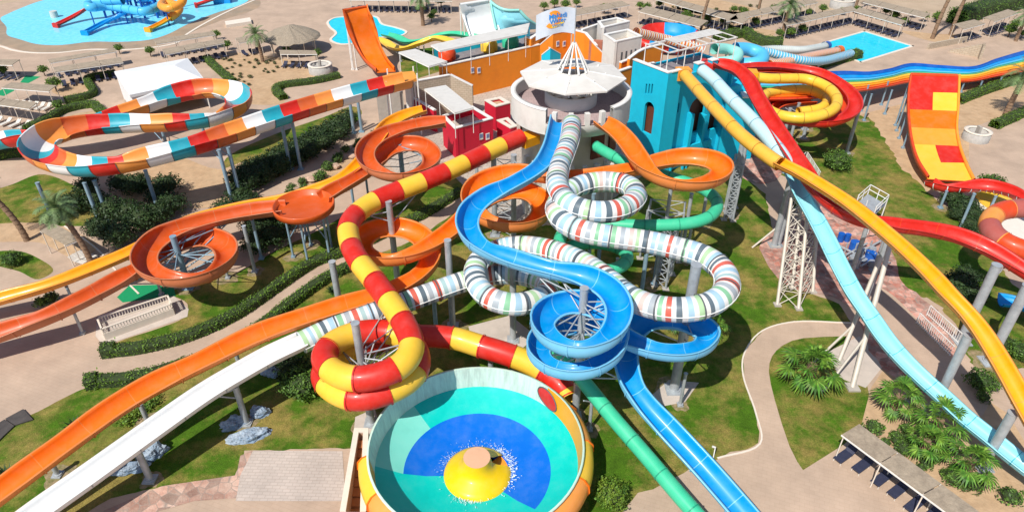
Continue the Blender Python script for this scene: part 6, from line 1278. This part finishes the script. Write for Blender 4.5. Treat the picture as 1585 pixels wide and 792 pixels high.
# extra leaning masts on the right
for bx0, by0, tx0, ty0, h, r, lab in ((1199, 380, 1222, 290, 5.2, .22, 'grey inclined mast under the top of the pale blue chute'), (1319, 600, 1378, 378, 7.8, .2, 'long pale inclined mast crossing the sky blue chute'), (1298, 560, 1362, 400, 6, .16, 'second pale inclined mast behind the long one')):
    a, b = W(bx0, by0), W(tx0, ty0, h); t = thing('inclined_mast', lab, 'mast', a); mb = MB(); mb.tube(a, b, r, n=12); mb.build('shaft', mat('cream_steel', (.58, .52, .44)), t); mb = MB(); mb.box(a + Vector((0, 0, .08)), (.9, .9, .16)); mb.build('footing', CONC, t)
    m_ = a.lerp(b, .35); q = a + Vector((-2.4, -.4, 0)); mb = MB(); mb.tube(m_, q, .1, n=8); mb.build('stay', mat('cream_steel', (.58, .52, .44)), t)
# kids' play structure in the pool
ps = thing('water_play_structure', 'blue multi level water play structure standing in the big kids pool', 'play structure', W(215, 20)); BLM = FGC['blue']; DBL = FGC['deepblue']
cxp, cyp = W(215, 22).x, W(215, 22).y
for i in range(5):
    for j in range(3):
        x = cxp + (i - 2) * 2.6; y = cyp + (j - 1) * 3.0; mb = MB(); mb.tube((x, y, 0), (x, y, 5.5 + (i * j) % 3), .22, n=10); mb.build('column', DBL, ps)
for i in range(4):
    for j in range(2):
        x = cxp + (i - 1.5) * 2.6; y = cyp + (j - .5) * 3; z = 2.2 + ((i + j) % 3) * .9; mb = MB(); mb.box((x, y, z), (2.7, 3.1, .2)); mb.build('platform', BLM, ps)
        for k in range(6): mb = MB(); mb.tube((x - 1.3 + k * .52, y - 1.5, z), (x - 1.3 + k * .52, y - 1.5, z + 1.1), .05, n=5); mb.build('rail_post', DBL, ps)
        mb = MB(); mb.box((x, y - 1.5, z + 1.1), (2.7, .12, .12)); mb.build('rail', BLM, ps)
for nm, ptsx, r_, ms, lab in (('a', [(190, 0, 4.5), (160, 2), (140, 4, 4.0), (138, 12, 3.6), (165, 10, 3.2), (195, 14, 2.9), (225, 18), (250, 8, 2.6)], .8, ['bluelite', 'blue'], 'blue tube slide winding around the front of the play structure'), ('b', [(284, -4, 4.6), (281, 6, 3.8), (262, 13), (250, 10, 3.2), (256, 4), (278, 12, 2.4), (272, 22, 1.6), (262, 28, 1.2)], .75, ['orange_light', 'yellow'], 'amber twisting tube slide on the right of the play structure')):
    pp = Path(ptsx); s = slide(lab, None, pp); mb = MB(); sweep(mb, pp, circ(r_, 14), segs=((2, 0),), flange=circ(r_ * 1.08, 14), fmat=1); mb.build('tube', [FGC[m] for m in ms], s); under_posts(pp, [pp.len * .3, pp.len * .6], s, r=.12, m=DBL)
for ptsx, c_, lab in (([(158, -8, 4), (140, 8, 2.9), (125, 20, 1.6), (105, 31, .8), (88, 39, .45)], 'red', 'red and violet flume running from the play structure into the pool'), ([(205, 12, 2.8), (186, 24, 1.8), (165, 34, .9), (132, 51, .45)], 'blue', 'blue flume running from the play structure into the pool, middle one'), ([(264, 27, 1.3), (255, 34, .8), (230, 46, .45)], 'yellow_deep', 'amber flume end reaching into the pool'), ([(340, -6, 1.6), (322, 2, 1.0), (304, 8, .5)], 'red', 'short red flume end at the right side of the pool')):
    pp = Path(ptsx); s = slide(lab, None, pp); mb = MB(); sweep(mb, pp, uprof(1.1, .5), segs=((2, 0),), flange=ufl(1.1, .5, e=.05), fmat=0, ends=True); mb.build('flume', FGC[c_], s)
    e = pp.frame(pp.len); mb = MB(); mb.box(e[0] + e[1] * .2, (.5, 1.5, .8), math.atan2(e[1].y, e[1].x)); mb.build('end_box', FGC[c_], s)
p = W(85, 27); t = thing('pool_bollard', 'grey white stump fountain standing in the kids pool', 'fountain', p); mb = MB(); mb.tube(p, p + Vector((0, 0, 1.2)), .75, .7, n=16); mb.build('stump', mat('pale_stump', (.55, .56, .52)), t)
p = W(345, 4); t = thing('play_cube', 'light blue box shaped tank at the right shore of the kids pool', 'tank', p); mb = MB(); mb.box((p.x, p.y, 1), (3.4, 2.5, 2), R(12)); mb.build('tank', BLM, t); mb = MB(); mb.box((p.x, p.y, 2.05), (3.6, 2.7, .1), R(12)); mb.build('tank_lid', FGC['cyan'], t)
# cream long bench box near the pool
t = thing('low_wall', 'long low cream wall on the paving right of the kids pool', 'wall', W(375, 38)); P_ = [W(349, 38), W(388, 32), W(390, 38), W(351, 44)]; mb = MB(); mb.prism([(q.x, q.y) for q in P_], 0, .6); mb.build('wall_block', M_CREAM, t)
# dark panels on the ground lower left
t = thing('ground_hatch', 'two dark metal hatch panels lying at the left edge of the paving', 'hatch', W(20, 650)); 
for Q in ([(-8, 660), (8, 650), (23, 660), (6, 676), (-8, 690)], [(9, 649), (37, 634), (52, 650), (24, 659)]): mb = MB(); mb.prism([(W(*q).x, W(*q).y) for q in Q], .03, .12); mb.build('panel', mat('dark_panel', (.07, .06, .055), .7, .3, 2), t)
# walls around the planters upper right
lowwall('stone_wall', 'rough stone retaining wall of the sand planter with the tall palms', [(1440, 68, 1.0), (1499, 57, 1.0)], 1, M_STN, cat='wall', coping=False)
lowwall('stone_wall', 'triangular stone retaining wall below the tall palms planter', [(1470, 78, .3), (1525, 68, 2.4), (1526, 72, 2.4)], 1, M_STN, cat='wall', coping=False)
# small blue lamp post on the lawn
for x, y in ((916, 712), (1103, 700)): 
    p = W(x, y) if 0 else None
p = W(1104, 708); t = thing('garden_light', 'small white garden spike light at the path edge', 'lamp', p); mb = MB(); mb.tube(p, p + Vector((.1, .3, .7)), .04, n=6); mb.tube(p + Vector((.1, .3, .7)), p + Vector((-.1, .3, .8)), .08, n=8); mb.build('lamp_body', WHITEP, t)
for t in list(protos.values()) + [lw, ld, f1, f2]:
    if t.name not in used and t.name + 'L' not in used: print('unused', t.name)

# worn soil round the footings that stand in the lawns
def inpoly(x, y, P):
    r = False
    for (x0, y0), (x1, y1) in zip(P, P[1:] + P[:1]):
        if (y0 > y) != (y1 > y) and x < (x1 - x0) * (y - y0) / (y1 - y0) + x0: r = not r
    return r
M_SOIL = mat('worn_soil', (.33, .24, .14), .95, .25, 3, col2=(.16, .15, .05), c2lo=.4, c2hi=.6, c2scale=2.5)
rq = random.Random(4)
for x, y, r in POSTS:
    px, py = PR((x, y, 0))
    if any(inpoly(px, py, L) for L in (LAWN_A, LAWN_B, LAWN_C)) and math.hypot(x - BC.x, y - BC.y) > 8:
        R0 = r * 2 + rq.uniform(.3, .8); mb = MB(); pts = [(x + R0 * (1 + .5 * noise.noise(Vector((x + math.cos(t) * 1.5, y + math.sin(t) * 1.5, 0)))) * math.cos(t), y + R0 * (1 + .5 * noise.noise(Vector((x + math.cos(t) * 1.5, y + math.sin(t) * 1.5, 5)))) * math.sin(t), .016 + rq.random() * .003) for t in [6.2832 * i / 22 for i in range(22)]]
        mb.add(pts, [tuple(range(22))]); o = mb.build('bare_soil', M_SOIL); o['kind'] = 'structure'
# ------------------------------------------------------------------ every repeat gets a label of its own: its place in its row
def ordinal(n):
    one = ['first', 'second', 'third', 'fourth', 'fifth', 'sixth', 'seventh', 'eighth', 'ninth', 'tenth', 'eleventh', 'twelfth', 'thirteenth', 'fourteenth', 'fifteenth', 'sixteenth', 'seventeenth', 'eighteenth', 'nineteenth']
    if n <= 19: return one[n - 1]
    t = ['twenty', 'thirty', 'forty', 'fifty', 'sixty'][n // 10 - 2]; return (t[:-1] + 'ieth') if n % 10 == 0 else t + '-' + one[n % 10 - 1]
byl = {}
for o in sc.objects:
    if o.parent is None and o.get('label') and o.get('group'): byl.setdefault(o['label'], []).append(o)
for l, os_ in byl.items():
    if len(os_) < 2: continue
    os_.sort(key=lambda o: PR(o.location)[0])
    for i, o in enumerate(os_): o['label'] = l + ', ' + ('leftmost' if i == 0 else 'rightmost' if i == len(os_) - 1 else ordinal(i + 1) + ' from left')
